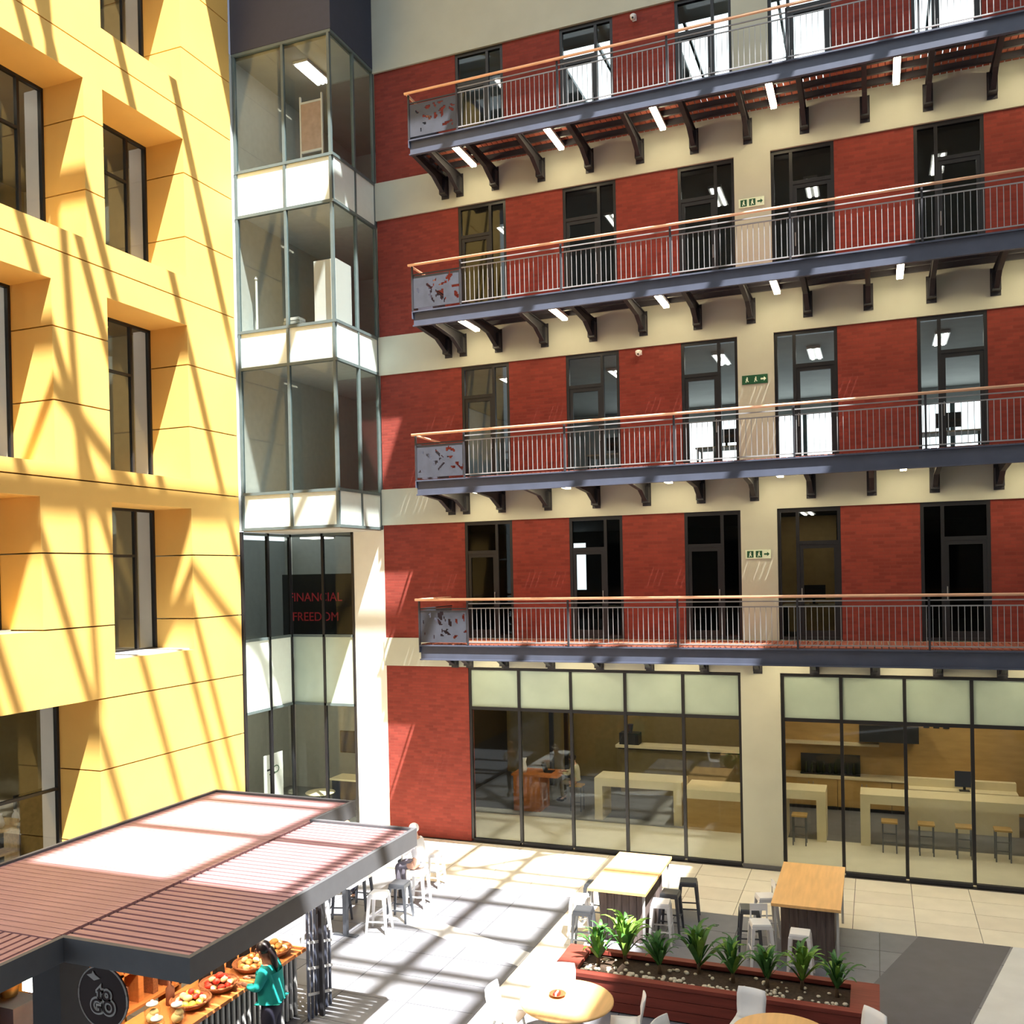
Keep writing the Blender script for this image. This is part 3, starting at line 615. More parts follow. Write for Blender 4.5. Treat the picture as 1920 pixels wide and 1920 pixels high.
t = thing('till_screen', 'grey till screen on canteen serving counter', 'screen', (17.0, 4.45, 1.05)); obj('screen', B(-.22, .22, -.02, .02, .1, .5), CHAR, t); obj('foot', MB().box(-.12, .12, -.1, .1, 0, .02).box(-.03, .03, 0, .04, .02, .15), BLK, t)
t = thing('long_shelf', 'long cream high counter at rear of canteen lounge', 'counter', (9.4, 6.2, 0)); obj('counter_top', B(-1.9, 2.4, -.3, .3, 1.42, 1.5), CTOP, t); obj('front_panel', B(-1.8, 2.3, -.1, .1, 0, 1.42), mat('khaki_panel', S(140, 124, 84), .7, var=.08), t); obj('shadow_gap', B(-1.85, 2.35, -.15, .2, 1.36, 1.42), BLK, t)
t = thing('coffee_machine', 'dark coffee machine on long cream counter in canteen lounge', 'machine', (7.9, 6.2, 1.5)); obj('body', B(-.3, .3, -.2, .2, 0, .35), BLK, t); obj('hopper', MB().lathe([(.06, .35), (.1, .6)]), CHAR, t)
# lounge desk with laptop
t = thing('lounge_desk', 'warm timber high desk inside glazing near brick pier', 'desk', (5.9, 3.6, 0)); obj('desk_top', B(-.75, .65, -.45, .45, 1.0, 1.06), COUNT, t); obj('end_panel', B(-.7, .1, -.42, .42, 0, 1.0), COUNT, t)
t = thing('laptop', 'open laptop on warm timber desk', 'laptop', (6.15, 3.65, 1.06), PI/2); obj('base', B(-.16, .16, -.11, .11, 0, .02), BLK, t); obj('lid', MB().prism([(.11, .02), (.13, .02), (.2, .24), (.18, .24)], 'x', -.16, .16), BLK, t)
tag(obj('white_vase', MB().lathe([(.07, 0), (.1, .12), (.06, .3), (.09, .42)], n=16), WHITE, None, True, (5.45, 3.4, 1.06)), 'tall white vase on warm timber desk', 'vase')
for k, x in enumerate((5.25, 5.75)):
    tag(obj('dark_post', MB().box(x-.06, x+.06, 6.4, 6.52, 0, 4.44), BLK), 'black post at rear of canteen lounge, %s from left' % nl[k], 'post', 'black posts in canteen lounge')
cstool(6.95, 3.7, 'stool under seated person inside glazing')

# ------------------------------------------------------------------ kiosk
K = thing('coffee_kiosk', 'open kiosk with red brown slatted roof and slate fascia', 'kiosk', (0,0,0))
KZ = 3.08
x0, x1, x2, ya, yb, yc, yn = 4.1, 6.87, 8.62, -8.3, -9.48, -14.28, -19.0
def fasc(a, b):
    (ax, ay), (bx, by) = a, b
    if ax == bx: obj('fascia', B(ax-.03, ax+.03, min(ay,by)+.0301, max(ay,by)-.0301, KZ-.23, KZ+.03), FASC, K)
    else: obj('fascia', B(min(ax,bx)-.03, max(ax,bx)+.03, ay-.03, ay+.03, KZ-.23, KZ+.03), FASC, K)
P = [(x0, yn), (x0, ya), (x1, ya), (x1, yb), (x2, yb), (x2, yc), (x1+.1, yc), (x1+.1, yn)]
for i in range(len(P)-1): fasc(P[i], P[i+1])
obj('roof_deck', B(x0+.03, x1-.03, yc, ya-.03, KZ-.12, KZ-.08), CHAR, K)
sl = B(x0+.04-5, x1-.02-5, -.055, .055, -.035, 0).mesh('roof_slat', SLAT)
y = ya-.1
while y > yc: link('roof_slat', sl, K, (5, y, KZ)); y -= .122
sl = B(-(x2-x1)/2+.05, (x2-x1)/2-.04, -.045, .045, -.04, 0).mesh('roof_slat', SLAT)
y = yb-.1
while y > yc+.06: link('roof_slat', sl, K, ((x1+x2)/2, y, KZ)); y -= .128
sl = B(-.045, .045, yn-yc+.0, -.06, -.04, 0).mesh('roof_slat', SLAT)
x = x0+.1
while x < x1+.05: link('roof_slat', sl, K, (x, yc, KZ)); x += .128
for x in (x1, (x1+x2)/2): obj('roof_beam', B(x-.03, x+.03, yc+.03, yb-.03, KZ-.2, KZ-.04), DSTEEL, K)
for y in (-10.6, -11.9, -13.1): obj('roof_beam', B(x1+.03, x2-.03, y-.03, y+.03, KZ-.18, KZ-.045), DSTEEL, K)
for (x, y, s) in ((6.62, -8.95, .06), (4.3, -8.6, .06), (6.62, -14.0, .2), (4.3, -13.9, .08), (6.86, -9.3, .03)):
    obj('post', B(x-s, x+s, y-s, y+s, 0, KZ-.18), DSTEEL, K)
obj('counter_top', B(5.75, 6.62, -14.0, -9.35, 1.0, 1.05), COUNT, K)
obj('counter_front', B(6.42, 6.46, -14.0, -9.4, 0, 1.0), BLK, K)
bt = B(6.46, 6.49, -.022, .022, .02, .99).mesh('counter_batten', LGREY)
y = -9.45
while y > -13.8: link('counter_batten', bt, K, (0, y, 0)); y -= .115
obj('counter_end', B(5.8, 6.42, -9.44, -9.4, 0, 1.0), BLK, K)
obj('counter_front', B(5.78, 5.82, -14.0, -9.44, 0, 1.0), CHAR, K)
# slatted metal screen at the counter's far end
sc = thing('metal_screen', 'slanted dark lattice screen standing at end of kiosk counter', 'screen', (6.75, -9.2, 0))
for k in range(7): obj('slat', MB().prism([(-.35+.1*k, 0), (-.31+.1*k, 0), (-.31+.1*k, 1.9-.12*k), (-.35+.1*k, 1.9-.12*k)], 'x', 0, .03), STEEL, sc)
for z in (.3, .7, 1.1): obj('rail', MB().prism([(-.36, z+.1), (.3, z-.1), (.3, z-.06), (-.36, z+.14)], 'x', .03, .05), LGREY, sc)
# round hanging sign
sg = thing('round_sign', 'round dark brown hanging sign with outlined to go lettering under kiosk roof', 'sign', (7.32, -14.1, 2.44))
obj('disc', MB().lathe([(.33, -.015), (.33, .015)], n=40), CHOC, sg, rot=(PI/2, 0, 0))
obj('rim', MB().tube([(.33*math.cos(a*PI/24), -.015, .33*math.sin(a*PI/24)) for a in range(49)], .008, 6), LGREY, sg)
for (tx, zz, xx) in (('to', .05, .03), ('GO', -.1, .01)):
    link('lettering_outline', text_mesh('lettering_outline', tx, .21, LGREY, .003, .022), sg, (xx, -.022, zz), (PI/2, 0, 0)); link('lettering', text_mesh('lettering', tx, .21, CHOC, .003), sg, (xx, -.030, zz), (PI/2, 0, 0))
obj('leaf_mark', MB().prism([(-.2, .22), (-.13, .24), (-.12, .27), (-.09, .23), (-.02, .2), (-.1, .17)], 'y', -.026, -.018), LGREY, sg)
obj('hanger', MB().tube([(0, 0, .33), (0, 0, .36)], .01, 6), DSTEEL, sg)
# shelf rack with brown boxes behind the sign
t = thing('shelf_rack', 'timber shelf rack inside kiosk behind the round sign', 'shelf', (5.2, -10.7, 0))
for z in (.1, .9, 1.45, 2.0): obj('board', B(-.2, .2, -1.2, 1.0, z, z+.04), COUNT, t)
for y in (-1.2, -.1, .96): obj('upright', B(-.2, .2, y, y+.04, 0, 2.5), COUNT, t)
for k in range(14):
    z = (.94, 1.49)[k % 2]
    tag(obj('brown_box', MB().box(-.12, .12, -.05, .05, 0, .3+.04*(k % 3)).box(.12, .125, -.04, .04, .05, .2), [BOOKB, WICK, COUNT][k % 3], None, False, (5.2, -11.75+.14*k+.06*(k//7), z)), ['dark brown', 'mid brown', 'orange brown'][k % 3]+' packet on %s shelf of kiosk rack' % ['lower', 'upper'][k % 2], 'packet', 'brown packets on kiosk shelf')
tag(obj('amber_backboard', B(4.15, 4.2, -14.2, -10.6, 0, 2.75), ORNG), 'amber panel at rear of kiosk left end', 'panel')
t = thing('menu_light', 'small glowing white lightbox inside kiosk left end', 'light', (5.3, -13.25, 1.95)); obj('case', B(-.09, .09, -.05, .05, -.1, .1), BLK, t); obj('face', B(-.08, .08, -.056, -.05, -.09, .09), PANELG, t); obj('stem', MB().tube([(0, 0, .1), (0, 0, .7)], .01, 6), BLK, t)
t = thing('espresso_machine', 'brass and steel espresso machine at kiosk left end', 'machine', (4.75, -13.1, 1.3)); obj('body', B(-.3, .3, -.2, .2, 0, .3), GUN, t); obj('boiler', MB().lathe([(.1, .35), (.12, .5), (.05, .6), (.03, .66)]), mat('brass', S(190, 140, 70), .3, metal=.8), t, True)
tag(obj('kiosk_cabinet', MB().box(4.3, 5.1, -13.9, -12.05, 0, 1.24).box(4.25, 5.15, -13.95, -12.0, 1.24, 1.3), BOOKB), 'brown back cabinet at kiosk left end', 'cabinet')
for k in range(6):  # added lamps, unseen under the roof, brighten the goods and amber panel
    t = thing('added_downlight', 'small black added downlight unseen under kiosk roof above the counter, %s from far end' % nl[k], 'light', ((6.35, -9.9-.85*k, 2.62) if k < 5 else (5.5, -12.9, 2.62)), group='added kiosk downlights')
    obj('can', MB().lathe([(.06, .02), (.065, .02), (.065, .16), (.02, .18), (.02, .34)], n=14), BLK, t); obj('fill_face', MB().lathe([(.055, .015), (.055, .025)], n=14), TUBE, t)
    ld = bpy.data.lights.new('kiosk_fill', 'SPOT'); ld.energy = 80; ld.spot_size = 2.2; ld.spot_blend = .6; ld.color = (1, .84, .6); ld.shadow_soft_size = .05
    lo = bpy.data.objects.new('fill_glow', ld); C.objects.link(lo); lo.parent = t; lo.location = (0, 0, -.01)
# goods on the counter
CN = {'bread_crust': 'golden', 'pale_bread': 'pale', 'orange_counter_wood': 'brown', 'red_fruit': 'red', 'yellow_fruit': 'yellow'}
def goods_tray(x, y, kind, n, label, ilabel, icat, mts, rad):
    t = thing('goods_basket', label, 'basket', (x, y, 1.05)); obj('bowl', MB().lathe([(.1, 0), (.2, .02), (.27, .1), (.255, .1), (.19, .035), (.05, .03)], n=20), WICK, t, True); obj('rim', MB().tube([(.265*math.cos(a*PI/12), .265*math.sin(a*PI/12), .1) for a in range(25)], .014, 6), WICK, t)
    for k in range(n):
        ring = 0 if k < 1 else 1 if k < 7 else 2
        if k < 9: a = 2*PI*k/9; rr, zz = .15, .085
        elif k < 14: a = 2*PI*k/5; rr, zz = .09, .15
        else: a, rr, zz = 0, .01, .2
        r = rad*R.uniform(.85, 1.1)
        tag(obj(kind, MB().ball((0, 0, 0), (r*1.25, r, r*.8), 9, 6), mts[k % len(mts)], None, True, (x+rr*math.cos(a), y+rr*math.sin(a), 1.05+zz), (0, 0, R.uniform(0, 3))), CN[mts[k % len(mts)].name]+' '+ilabel, icat, label.split(' beside')[0]+' contents')
goods_tray(6.3, -9.75, 'bread_roll', 15, 'wicker basket of golden rolls at far end of kiosk counter', 'roll in the far wicker basket on kiosk counter', 'bread', [BREAD, BREAD2], .055)
goods_tray(6.3, -10.3, 'bread_roll', 15, 'wicker basket of mixed rolls beyond the woman on kiosk counter', 'bread roll in basket beyond the woman', 'bread', [BREAD, BREAD2, COUNT], .055)
goods_tray(6.28, -11.0, 'red_pastry', 15, 'wicker basket of red glazed pastries in front of woman', 'pastry in wicker basket in front of woman', 'pastry', [REDF, BREAD2, REDF], .05)
goods_tray(6.25, -11.55, 'yellow_fruit', 15, 'wicker basket of yellow and red fruit on kiosk counter', 'fruit in kiosk counter basket nearest the jars', 'fruit', [YELF, BREAD2, REDF, YELF], .05)
for k, (x, y) in enumerate(((6.42, -12.0), (6.1, -12.1), (6.45, -12.4))):
    t = thing('glass_jar', 'lidded glass jar of biscuits on kiosk counter, %s from the woman' % nl[k], 'jar', (x, y, 1.05), group='biscuit jars')
    obj('jar_body', MB().lathe([(.09, 0), (.1, .02), (.1, .2), (.07, .24)], n=18), JARG, t, True); obj('lid', MB().lathe([(.075, .24), (.075, .26), (.02, .27), (.02, .3)], n=16), LGREY, t, True)
    obj('biscuits', MB().ball((0, 0, .08), (.08, .08, .07)).ball((.02, .01, .14), (.06, .06, .05)), BREAD2, t, True)
t = thing('pump_bottle', 'dark pump bottle on kiosk counter near shelf rack', 'bottle', (5.95, -11.6, 1.05)); obj('bottle_body', MB().lathe([(.06, 0), (.06, .22), (.02, .27), (.02, .32)], n=14), BOOKB, t, True); obj('pump', MB().tube([(0, 0, .32), (0, 0, .38), (.08, 0, .37)], .012, 6), BLK, t)
for k in range(5): tag(obj('coffee_bag', MB().frus((0, 0, 0), (.05, .08), (0, 0, .24), (.02, .08)), [BLK, DARKW][k % 2], None, False, (5.95, -10.9+.3*k, 1.05)), 'dark coffee bag standing at back of kiosk counter', 'bag', 'coffee bags on kiosk counter')

# ------------------------------------------------------------------ tables, stools
def high_table(x0, x1, y0, y1, label):
    t = thing('high_table', label, 'table', ((x0+x1)/2, (y0+y1)/2, 0), group='high timber tables'); hx, hy = (x1-x0)/2, (y1-y0)/2
    obj('table_top', B(-hx, hx, -hy, hy, 1.0, 1.05), TOPW, t)
    for sy in (-1, 1):
        n = 6
        for k in range(n):
            a = -hx+.12+(2*hx-.24)*k/n; obj('pedestal_plank', B(a+.004, a+(2*hx-.24)/n-.004, sy*(hy-.4)-.025, sy*(hy-.4)+.025, 0, 1.0), PLANK, t)
    for k in range(7): a = -hy+.5+(2*hy-1.0)*k/7; obj('pedestal_plank', B(hx-.2, hx-.15, a+.004, a+(2*hy-1.0)/7-.004, 0, 1.0), PLANK, t)
    for sx in (-1, 1):
        for sy in (-1, 1): obj('steel_leg', B(sx*(hx-.06)-.02, sx*(hx-.06)+.02, sy*(hy-.1)-.02, sy*(hy-.1)+.02, 0, 1.0), LGREY, t)
high_table(10.0, 11.08, -5.4, -3.1, 'sunlit high timber table left of cream column')
high_table(13.22, 14.36, -5.16, -2.76, 'shaded high timber table right of cream column')
def stool_proto(mt, back=False):
    t = thing('metal_stool', '', 'stool', (0,0,0), group='metal bar stools')
    obj('seat', MB().frus((0, 0, .72), (.165, .165), (0, 0, .745), (.155, .155)).frus((0, 0, .66), (.17, .17), (0, 0, .72), (.165, .165)), mt, t)
    for sx in (-1, 1):
        for sy in (-1, 1): obj('leg', MB().frus((sx*.2, sy*.2, 0), (.018, .018), (sx*.145, sy*.145, .68), (.03, .03)), mt, t)
    for s in (-1, 1):
        obj('rung', B(-.18, .18, s*.182-.008, s*.182+.008, .22, .245), mt, t); obj('rung', B(s*.182-.008, s*.182+.008, -.18, .18, .28, .305), mt, t)
    if back:
        obj('backrest', MB().box(-.15, .15, .14, .16, .88, 1.0).box(-.15, -.125, .14, .16, .74, .88).box(.125, .15, .14, .16, .74, .88), mt, t)
    return t
pw, pg, pb = stool_proto(WHITE), stool_proto(GUN), stool_proto(WHITE, True)
used = {}
def stool(kind, x, y, rz, label):
    src = {'w': pw, 'g': pg, 'b': pb}[kind]
    if kind not in used: used[kind] = 1; src.location = (x, y, 0); src.rotation_euler = (0, 0, rz); src['label'] = label; return src
    return copytree(src, (x, y, 0), rz, label)
stool('w', 11.22, -4.8, .1, 'white metal stool at near right corner of sunlit high table')
stool('g', 11.48, -3.5, .15, 'gunmetal stool standing apart right of sunlit high table')
stool('g', 11.28, -4.25, 0, 'gunmetal stool pushed behind white stool at sunlit high table')
stool('g', 9.98, -5.6, .1, 'gunmetal stool at near left corner of sunlit high table')
stool('w', 9.72, -5.0, .2, 'white metal stool on left side of sunlit high table')
stool('g', 9.78, -4.2, 0, 'gunmetal stool at far left side of sunlit high table')
stool('g', 12.78, -4.6, .2, 'gunmetal stool left of shaded high table')
stool('b', 13.05, -5.25, .3, 'white metal stool with low back nearest planter at shaded high table')
stool('w', 13.72, -5.5, 0, 'white metal stool at near end of shaded high table')
stool('b', 13.0, -3.9, -1.2, 'white metal stool with low back at far left side of shaded high table')
# bar table by the kiosk
t = thing('bar_table', 'long narrow pale bar table beyond kiosk', 'table', (5.5, -5.2, 0)); obj('table_top', B(-.28, .3, -1.5, 1.3, 1.0, 1.05), WHITE, t)
for y in (-1.2, 1.0): obj('leg', B(-.04, .04, y-.04, y+.04, 0, 1.0), GUN, t); obj('foot', B(-.25, .25, y-.06, y+.06, 0, .02), GUN, t)
stool('w', 5.86, -3.35, .05, 'white metal stool beyond the white shirted person at bar table')
stool('w', 6.1, -4.55, .1, 'white metal stool carrying the white shirted person')
stool('g', 6.1, -5.35, .1, 'gunmetal stool in front of white shirted person at bar table')
stool('w', 6.0, -6.0, .2, 'white metal stool third along bar table from seated person')
stool('w', 5.15, -6.85, .1, 'white metal stool at near end of bar table by kiosk post')
stool('g', 5.0, -5.0, .1, 'gunmetal stool on far side of bar table')
stool('g', 5.05, -5.9, .3, 'gunmetal stool on far side of bar table nearer the kiosk')

# round tables and shell chairs
def round_table(x, y, label):
    t = thing('round_table', label, 'table', (x, y, 0), group='round cafe tables')
    obj('table_top', MB().lathe([(.64, .71), (.67, .72), (.67, .74), (.65, .75)], n=48), TOPW, t, True)
    obj('pedestal', MB().lathe([(.3, 0), (.3, .03), (.05, .05), (.05, .71)], n=20), GUN, t, True)
    for k in range(4): a = k*PI/2+.4; obj('foot', MB().frus((.3*math.cos(a), .3*math.sin(a), 0), (.06, .06), (.25*math.cos(a), .25*math.sin(a), .05), (.04, .04)), GUN, t)
round_table(10.8, -9.1, 'sunlit round cafe table left of planter'); round_table(13.78, -9.2, 'round cafe table cut by bottom edge of view')
t = thing('table_dish', 'small brown dish with sachets on sunlit round table', 'dish', (10.65, -9.05, .75)); obj('dish', MB().lathe([(.05, 0), (.12, .04), (.115, .045), (.05, .012)], n=18), WICK, t, True)
for k in range(3): obj('sachet', B(-.05+.03*k, -.03+.03*k, -.06, .05, .015, .06), SHIRT if k % 2 else REDF, t)
def chair_proto():
    t = thing('shell_chair', '', 'chair', (0,0,0), group='white shell chairs')
    n = 8; mb = MB()
    for (w, y, z) in ():
        pass
    prof = [(.21, -.22, .44), (.215, -.1, .435), (.215, .05, .43), (.21, .16, .44), (.2, .21, .5), (.205, .24, .62), (.21, .27, .76), (.19, .285, .86)]
    V = []; F = []
    for (w, y, z) in prof:
        for k in range(7):
            u = -1+2*k/6; V.append((w*u, y-(.03*u*u if z > .5 else 0), z+(.025*u*u if z < .5 else 0)))
    for i in range(len(prof)-1):
        for k in range(6): F.append((i*7+k, i*7+k+1, (i+1)*7+k+1, (i+1)*7+k))
    mb = MB(); mb.add(V[:4*7], [f for f in F if max(f) < 28]); s = obj('seat', mb, WHITE, t, True)
    mb = MB(); mb.add(V[3*7:], [tuple(i-21 for i in f) for f in F if min(f) >= 21]); b = obj('backrest', mb, WHITE, t, True)
    for o in (s, b):
        md = o.modifiers.new('thick', 'SOLIDIFY'); md.thickness = .018; md.offset = 0
    for sx in (-1, 1):
        obj('leg', MB().frus((sx*.22, -.22, 0), (.012, .012), (sx*.17, -.15, .435), (.016, .016)), LGREY, t); obj('leg', MB().frus((sx*.22, .24, 0), (.012, .012), (sx*.17, .12, .435), (.016, .016)), LGREY, t)
    obj('under_frame', MB().box(-.17, .17, -.16, -.14, .405, .425).box(-.17, .17, .11, .13, .405, .425), LGREY, t)
    return t
ch0 = chair_proto(); ch0.location = (13.22, -8.42, 0); ch0.rotation_euler = (0, 0, -.15); ch0['label'] = 'white shell chair with its back to middle of planter'
copytree(ch0, (14.72, -8.5, 0), -.75, 'white shell chair at right end of planter')
copytree(ch0, (11.62, -8.95, 0), -1.35, 'white shell chair on right side of sunlit round table')
copytree(ch0, (10.5, -8.45, 0), .25, 'white shell chair between sunlit round table and planter corner')
copytree(ch0, (9.95, -9.25, 0), 1.5, 'white shell chair on left side of sunlit round table')
copytree(ch0, (12.45, -9.55, 0), 1.2, 'white shell chair between the two round tables')

# ------------------------------------------------------------------ planter
px0, px1, py0, py1, ph = 10.1, 14.95, -7.78, -6.72, .55
pl = thing('timber_planter', 'long red brown timber planter box with end ledges', 'planter', (0,0,0))
for k in range(3):
    obj('front_board', B(px0+.02, px1-.02, py0+.02, py0+.05, .02+.155*k, .165+.155*k), PLANT, pl); obj('back_board', B(px0+.02, px1-.02, py1-.05, py1-.02, .02+.155*k, .165+.155*k), PLANT, pl)
    obj('end_board', B(px0+.02, px0+.05, py0+.05, py1-.05, .02+.155*k, .165+.155*k), PLANT, pl); obj('end_board', B(px1-.05, px1-.02, py0+.05, py1-.05, .02+.155*k, .165+.155*k), PLANT, pl)
obj('rim_board', B(px0, px1, py0, py0+.14, .49, ph), PLANT, pl); obj('rim_board', B(px0, px1, py1-.14, py1, .49, ph), PLANT, pl)
obj('end_ledge', B(px0, px0+.38, py0+.14, py1-.14, .49, ph), PLANT, pl); obj('end_ledge', B(px1-.4, px1, py0+.14, py1-.14, .49, ph), PLANT, pl)
obj('soil_bed', B(px0+.1, px1-.1, py0+.1, py1-.1, .05, .46), SOIL, pl)
mb = MB()
for k in range(260):
    x = R.uniform(px0+.42, px1-.45); y = py0+.16+abs(R.gauss(0, .13)) if k < 200 else R.uniform(py0+.2, py1-.2); y = min(y, py1-.2)
    r = R.uniform(.018, .04); mb.ball((x, y, .46+r*.5), (r*R.uniform(.8, 1.4), r, r*.8), 6, 4)
tag(obj('pebbles', mb, PEB, None, True), 'pale pebbles scattered along front of timber planter', 'pebbles', kind='stuff')
def leafmesh(mt):
    V = []; F = []; n = 7; L = .5
    for i in range(n+1):
        t = i/n; wv = .028*math.sin(PI*min(1, .12+t*.88))**.8*(1-.15*t)+.002; x = L*t*.75; z = .34*math.sin(t*PI*.62)
        V += [(x, -wv, z+.008), (x, 0, z), (x, wv, z+.008)]
    for i in range(n): a = i*3; F += [(a, a+1, a+4, a+3), (a+1, a+2, a+5, a+4)]
    return MB().add(V, F).mesh('leaf', mt, True)
LM = [leafmesh(LEAF), leafmesh(LEAF2)]
pls = [(10.72, -7.2, .9, 0), (11.1, -6.98, 1.15, 1), (11.72, -7.2, .85, 0), (12.3, -7.0, 1.1, 0), (12.85, -7.15, .9, 0), (13.36, -7.15, .85, 0), (13.86, -7.05, .95, 1), (14.36, -7.15, .9, 0)]
for k, (x, y, s, mi) in enumerate(pls):
    t = thing('spiky_plant', ['low green spiky plant at left end of timber planter', 'tallest yellow green spiky plant, second from left in planter', 'low spiky plant third from left in planter', 'tall dark green spiky plant, fourth from left in planter', 'spiky plant fifth from left in planter', 'spiky plant sixth from left, below the stool with low back', 'bright yellow green spiky plant below white stool at shaded table', 'spiky plant at right end of timber planter'][k], 'plant', (x, y, .46), R.uniform(0, 6), group='spiky plants in the planter')
    obj('stem', MB().lathe([(.035, -.02), (.028, .1), (.02, .2*s)], n=8), TRUNK, t, True)
    n = 26
    for i in range(n):
        a = 2*PI*i/n*3.4+R.uniform(-.2, .2); tilt = -.75*(i/n)+.1+R.uniform(-.12, .12)
        sc = s*R.uniform(.95, 1.3)
        link('leaf', LM[mi if R.random() < .8 else 1-mi], t, (0, 0, .1+.1*s*i/n), (R.uniform(-.2, .2), tilt, a), (sc, sc*1.3, sc))

# ------------------------------------------------------------------ people
def skinmesh(name, J, E, mt, root, sub=1):
    me = bpy.data.meshes.new(name); ks = list(J); me.from_pydata([J[k][0] for k in ks], [(ks.index(a), ks.index(b)) for a, b in E], [])
    o = bpy.data.objects.new(name, me); C.objects.link(o); md = o.modifiers.new('skin', 'SKIN'); md.use_smooth_shade = True
    sv = me.skin_vertices[0].data
    for i, k in enumerate(ks):
        r = J[k][1]; sv[i].radius = r if isinstance(r, tuple) else (r, r); sv[i].use_root = (k == root)
    o.modifiers.new('sub', 'SUBSURF').levels = sub; o.modifiers['sub'].render_levels = sub
    dg = bpy.context.evaluated_depsgraph_get(); m2 = bpy.data.meshes.new_from_object(o.evaluated_get(dg)); bpy.data.objects.remove(o)
    m2.materials.clear(); m2.materials.append(mt)
    for p in m2.polygons: p.use_smooth = True
    return m2
def joinmesh(name, parts):
    me = bpy.data.meshes.new(name); bm = bmesh.new(); mats = []
    for p in parts:
        n0 = len(bm.faces); bm.from_mesh(p); bm.faces.ensure_lookup_table(); mi = []
        for mm in p.materials:
            if mm not in mats: mats.append(mm)
        for f in bm.faces[n0:]: f.material_index = mats.index(p.materials[0]); f.smooth = True
    bm.to_mesh(me); bm.free()
    for mm in mats: me.materials.append(mm)
    return me
def person(label, loc, rz, J, top, bottom, skin, long_sleeve=True, hair='short', shoes=SHOE, hairmat=None, bulk=1.0, torso=None):
    """J: joint positions (faces +y). One skinned body with hands and face, clothes and hair as children."""
    t = thing('person', label, 'person', loc, rz)
    rad = dict(pel=(.13, .1), spi=(.12, .095), che=(.14, .1), nec=.05, hb=(.062, .07), ht=(.075, .09), hc=(.04, .05))
    for s in 'LR':
        J = dict(J); J['hi'+s] = tuple(Vector(J['hi'+s]).lerp(Vector(J['kn'+s]), .12)); rad.update({'sh'+s: .055, 'el'+s: .04, 'wr'+s: .026, 'pa'+s: (.034, .016), 'hi'+s: .085, 'kn'+s: .058, 'an'+s: .036, 'to'+s: (.035, .025)})
    JJ = {k: (J[k], rad[k]) for k in J}
    E = [('pel', 'spi'), ('spi', 'che'), ('che', 'nec'), ('nec', 'hb'), ('hb', 'ht'), ('ht', 'hc')]
    for s in 'LR': E += [('che', 'sh'+s), ('sh'+s, 'el'+s), ('el'+s, 'wr'+s), ('wr'+s, 'pa'+s), ('pel', 'hi'+s), ('hi'+s, 'kn'+s), ('kn'+s, 'an'+s), ('an'+s, 'to'+s)]
    parts = [skinmesh('body', JJ, E, skin, 'pel', 2)]
    hd = Vector(J['ht']); 
    parts.append(MB().frus((hd.x, hd.y+.095, hd.z-.05), (.016, .012), (hd.x, hd.y+.085, hd.z-.005), (.006, .006)).mesh('nose', skin))
    parts.append(MB().box(hd.x-.024, hd.x+.024, hd.y+.082, hd.y+.09, hd.z-.077, hd.z-.068).mesh('mouth', mat('lips', S(150, 70, 66), .5)))
    for sx in (-1, 1):
        parts.append(MB().ball((hd.x+sx*.032, hd.y+.082, hd.z-.012), (.012, .008, .007), 8, 5).mesh('eye', HAIR)); parts.append(MB().ball((hd.x+sx*.078, hd.y, hd.z-.03), (.012, .02, .032), 8, 5).mesh('ear', skin))
    for s in 'LR':
        w_, p_ = Vector(J['wr'+s]), Vector(J['pa'+s]); d = (p_-w_).normalized(); sd_ = d.cross(Vector((0, 0, 1))).normalized(); nrm = sd_.cross(d)
        for k in range(4):
            b0 = p_+sd_*(.024-.016*k); ln = (.06, .07, .065, .05)[k]
            parts.append(MB().tube([tuple(b0-d*.01), tuple(b0+d*ln*.5-nrm*.004), tuple(b0+d*ln-nrm*.022)], [.0085, .0085, .006], 6).mesh('finger', skin))
        sg_ = 1 if s == 'R' else -1; b0 = w_+d*.025+sd_*.02*(-sg_)
        parts.append(MB().tube([tuple(b0), tuple(b0+d*.03+sd_*.028*(-sg_)), tuple(b0+d*.06+sd_*.03*(-sg_)-nrm*.01)], [.011, .01, .007], 6).mesh('thumb', skin))
    link('body', joinmesh('body', parts), t)
    g = lambda k, f: (J[k], tuple(q*f for q in rad[k]) if isinstance(rad[k], tuple) else rad[k]*f)
    mid = tuple((Vector(J['pel'])*1.05-Vector(J['spi'])*.05))
    TJ = {'pel': (mid, (.165*bulk**1.3, .128*bulk**1.3)), 'spi': g('spi', 1.22*bulk), 'che': g('che', 1.17*bulk)}; TE = [('pel', 'spi'), ('spi', 'che')]
    if torso:
        for kk, q in zip(('pel', 'spi', 'che'), torso): TJ[kk] = (TJ[kk][0], q)
    nb = Vector(J['che']).lerp(Vector(J['nec']), .55); TJ['nb'] = (tuple(nb), .075); TE.append(('che', 'nb'))
    for s in 'LR':
        TJ['sh'+s] = g('sh'+s, 1.25*bulk); TJ['el'+s] = g('el'+s, 1.35*bulk); TE += [('che', 'sh'+s), ('sh'+s, 'el'+s)]
        if long_sleeve: wq = Vector(J['el'+s]).lerp(Vector(J['wr'+s]), .9); TJ['wr'+s] = (tuple(wq), .04); TE.append(('el'+s, 'wr'+s))
    link('top', skinmesh('top', TJ, TE, top, 'spi', 2), t)
    BJ = {'pel': (J['pel'], (.15*bulk, .118*bulk)), 'wst': (tuple(Vector(J['pel']).lerp(Vector(J['spi']), .35)), (.13*bulk, .1*bulk))}; BE = [('pel', 'wst')]
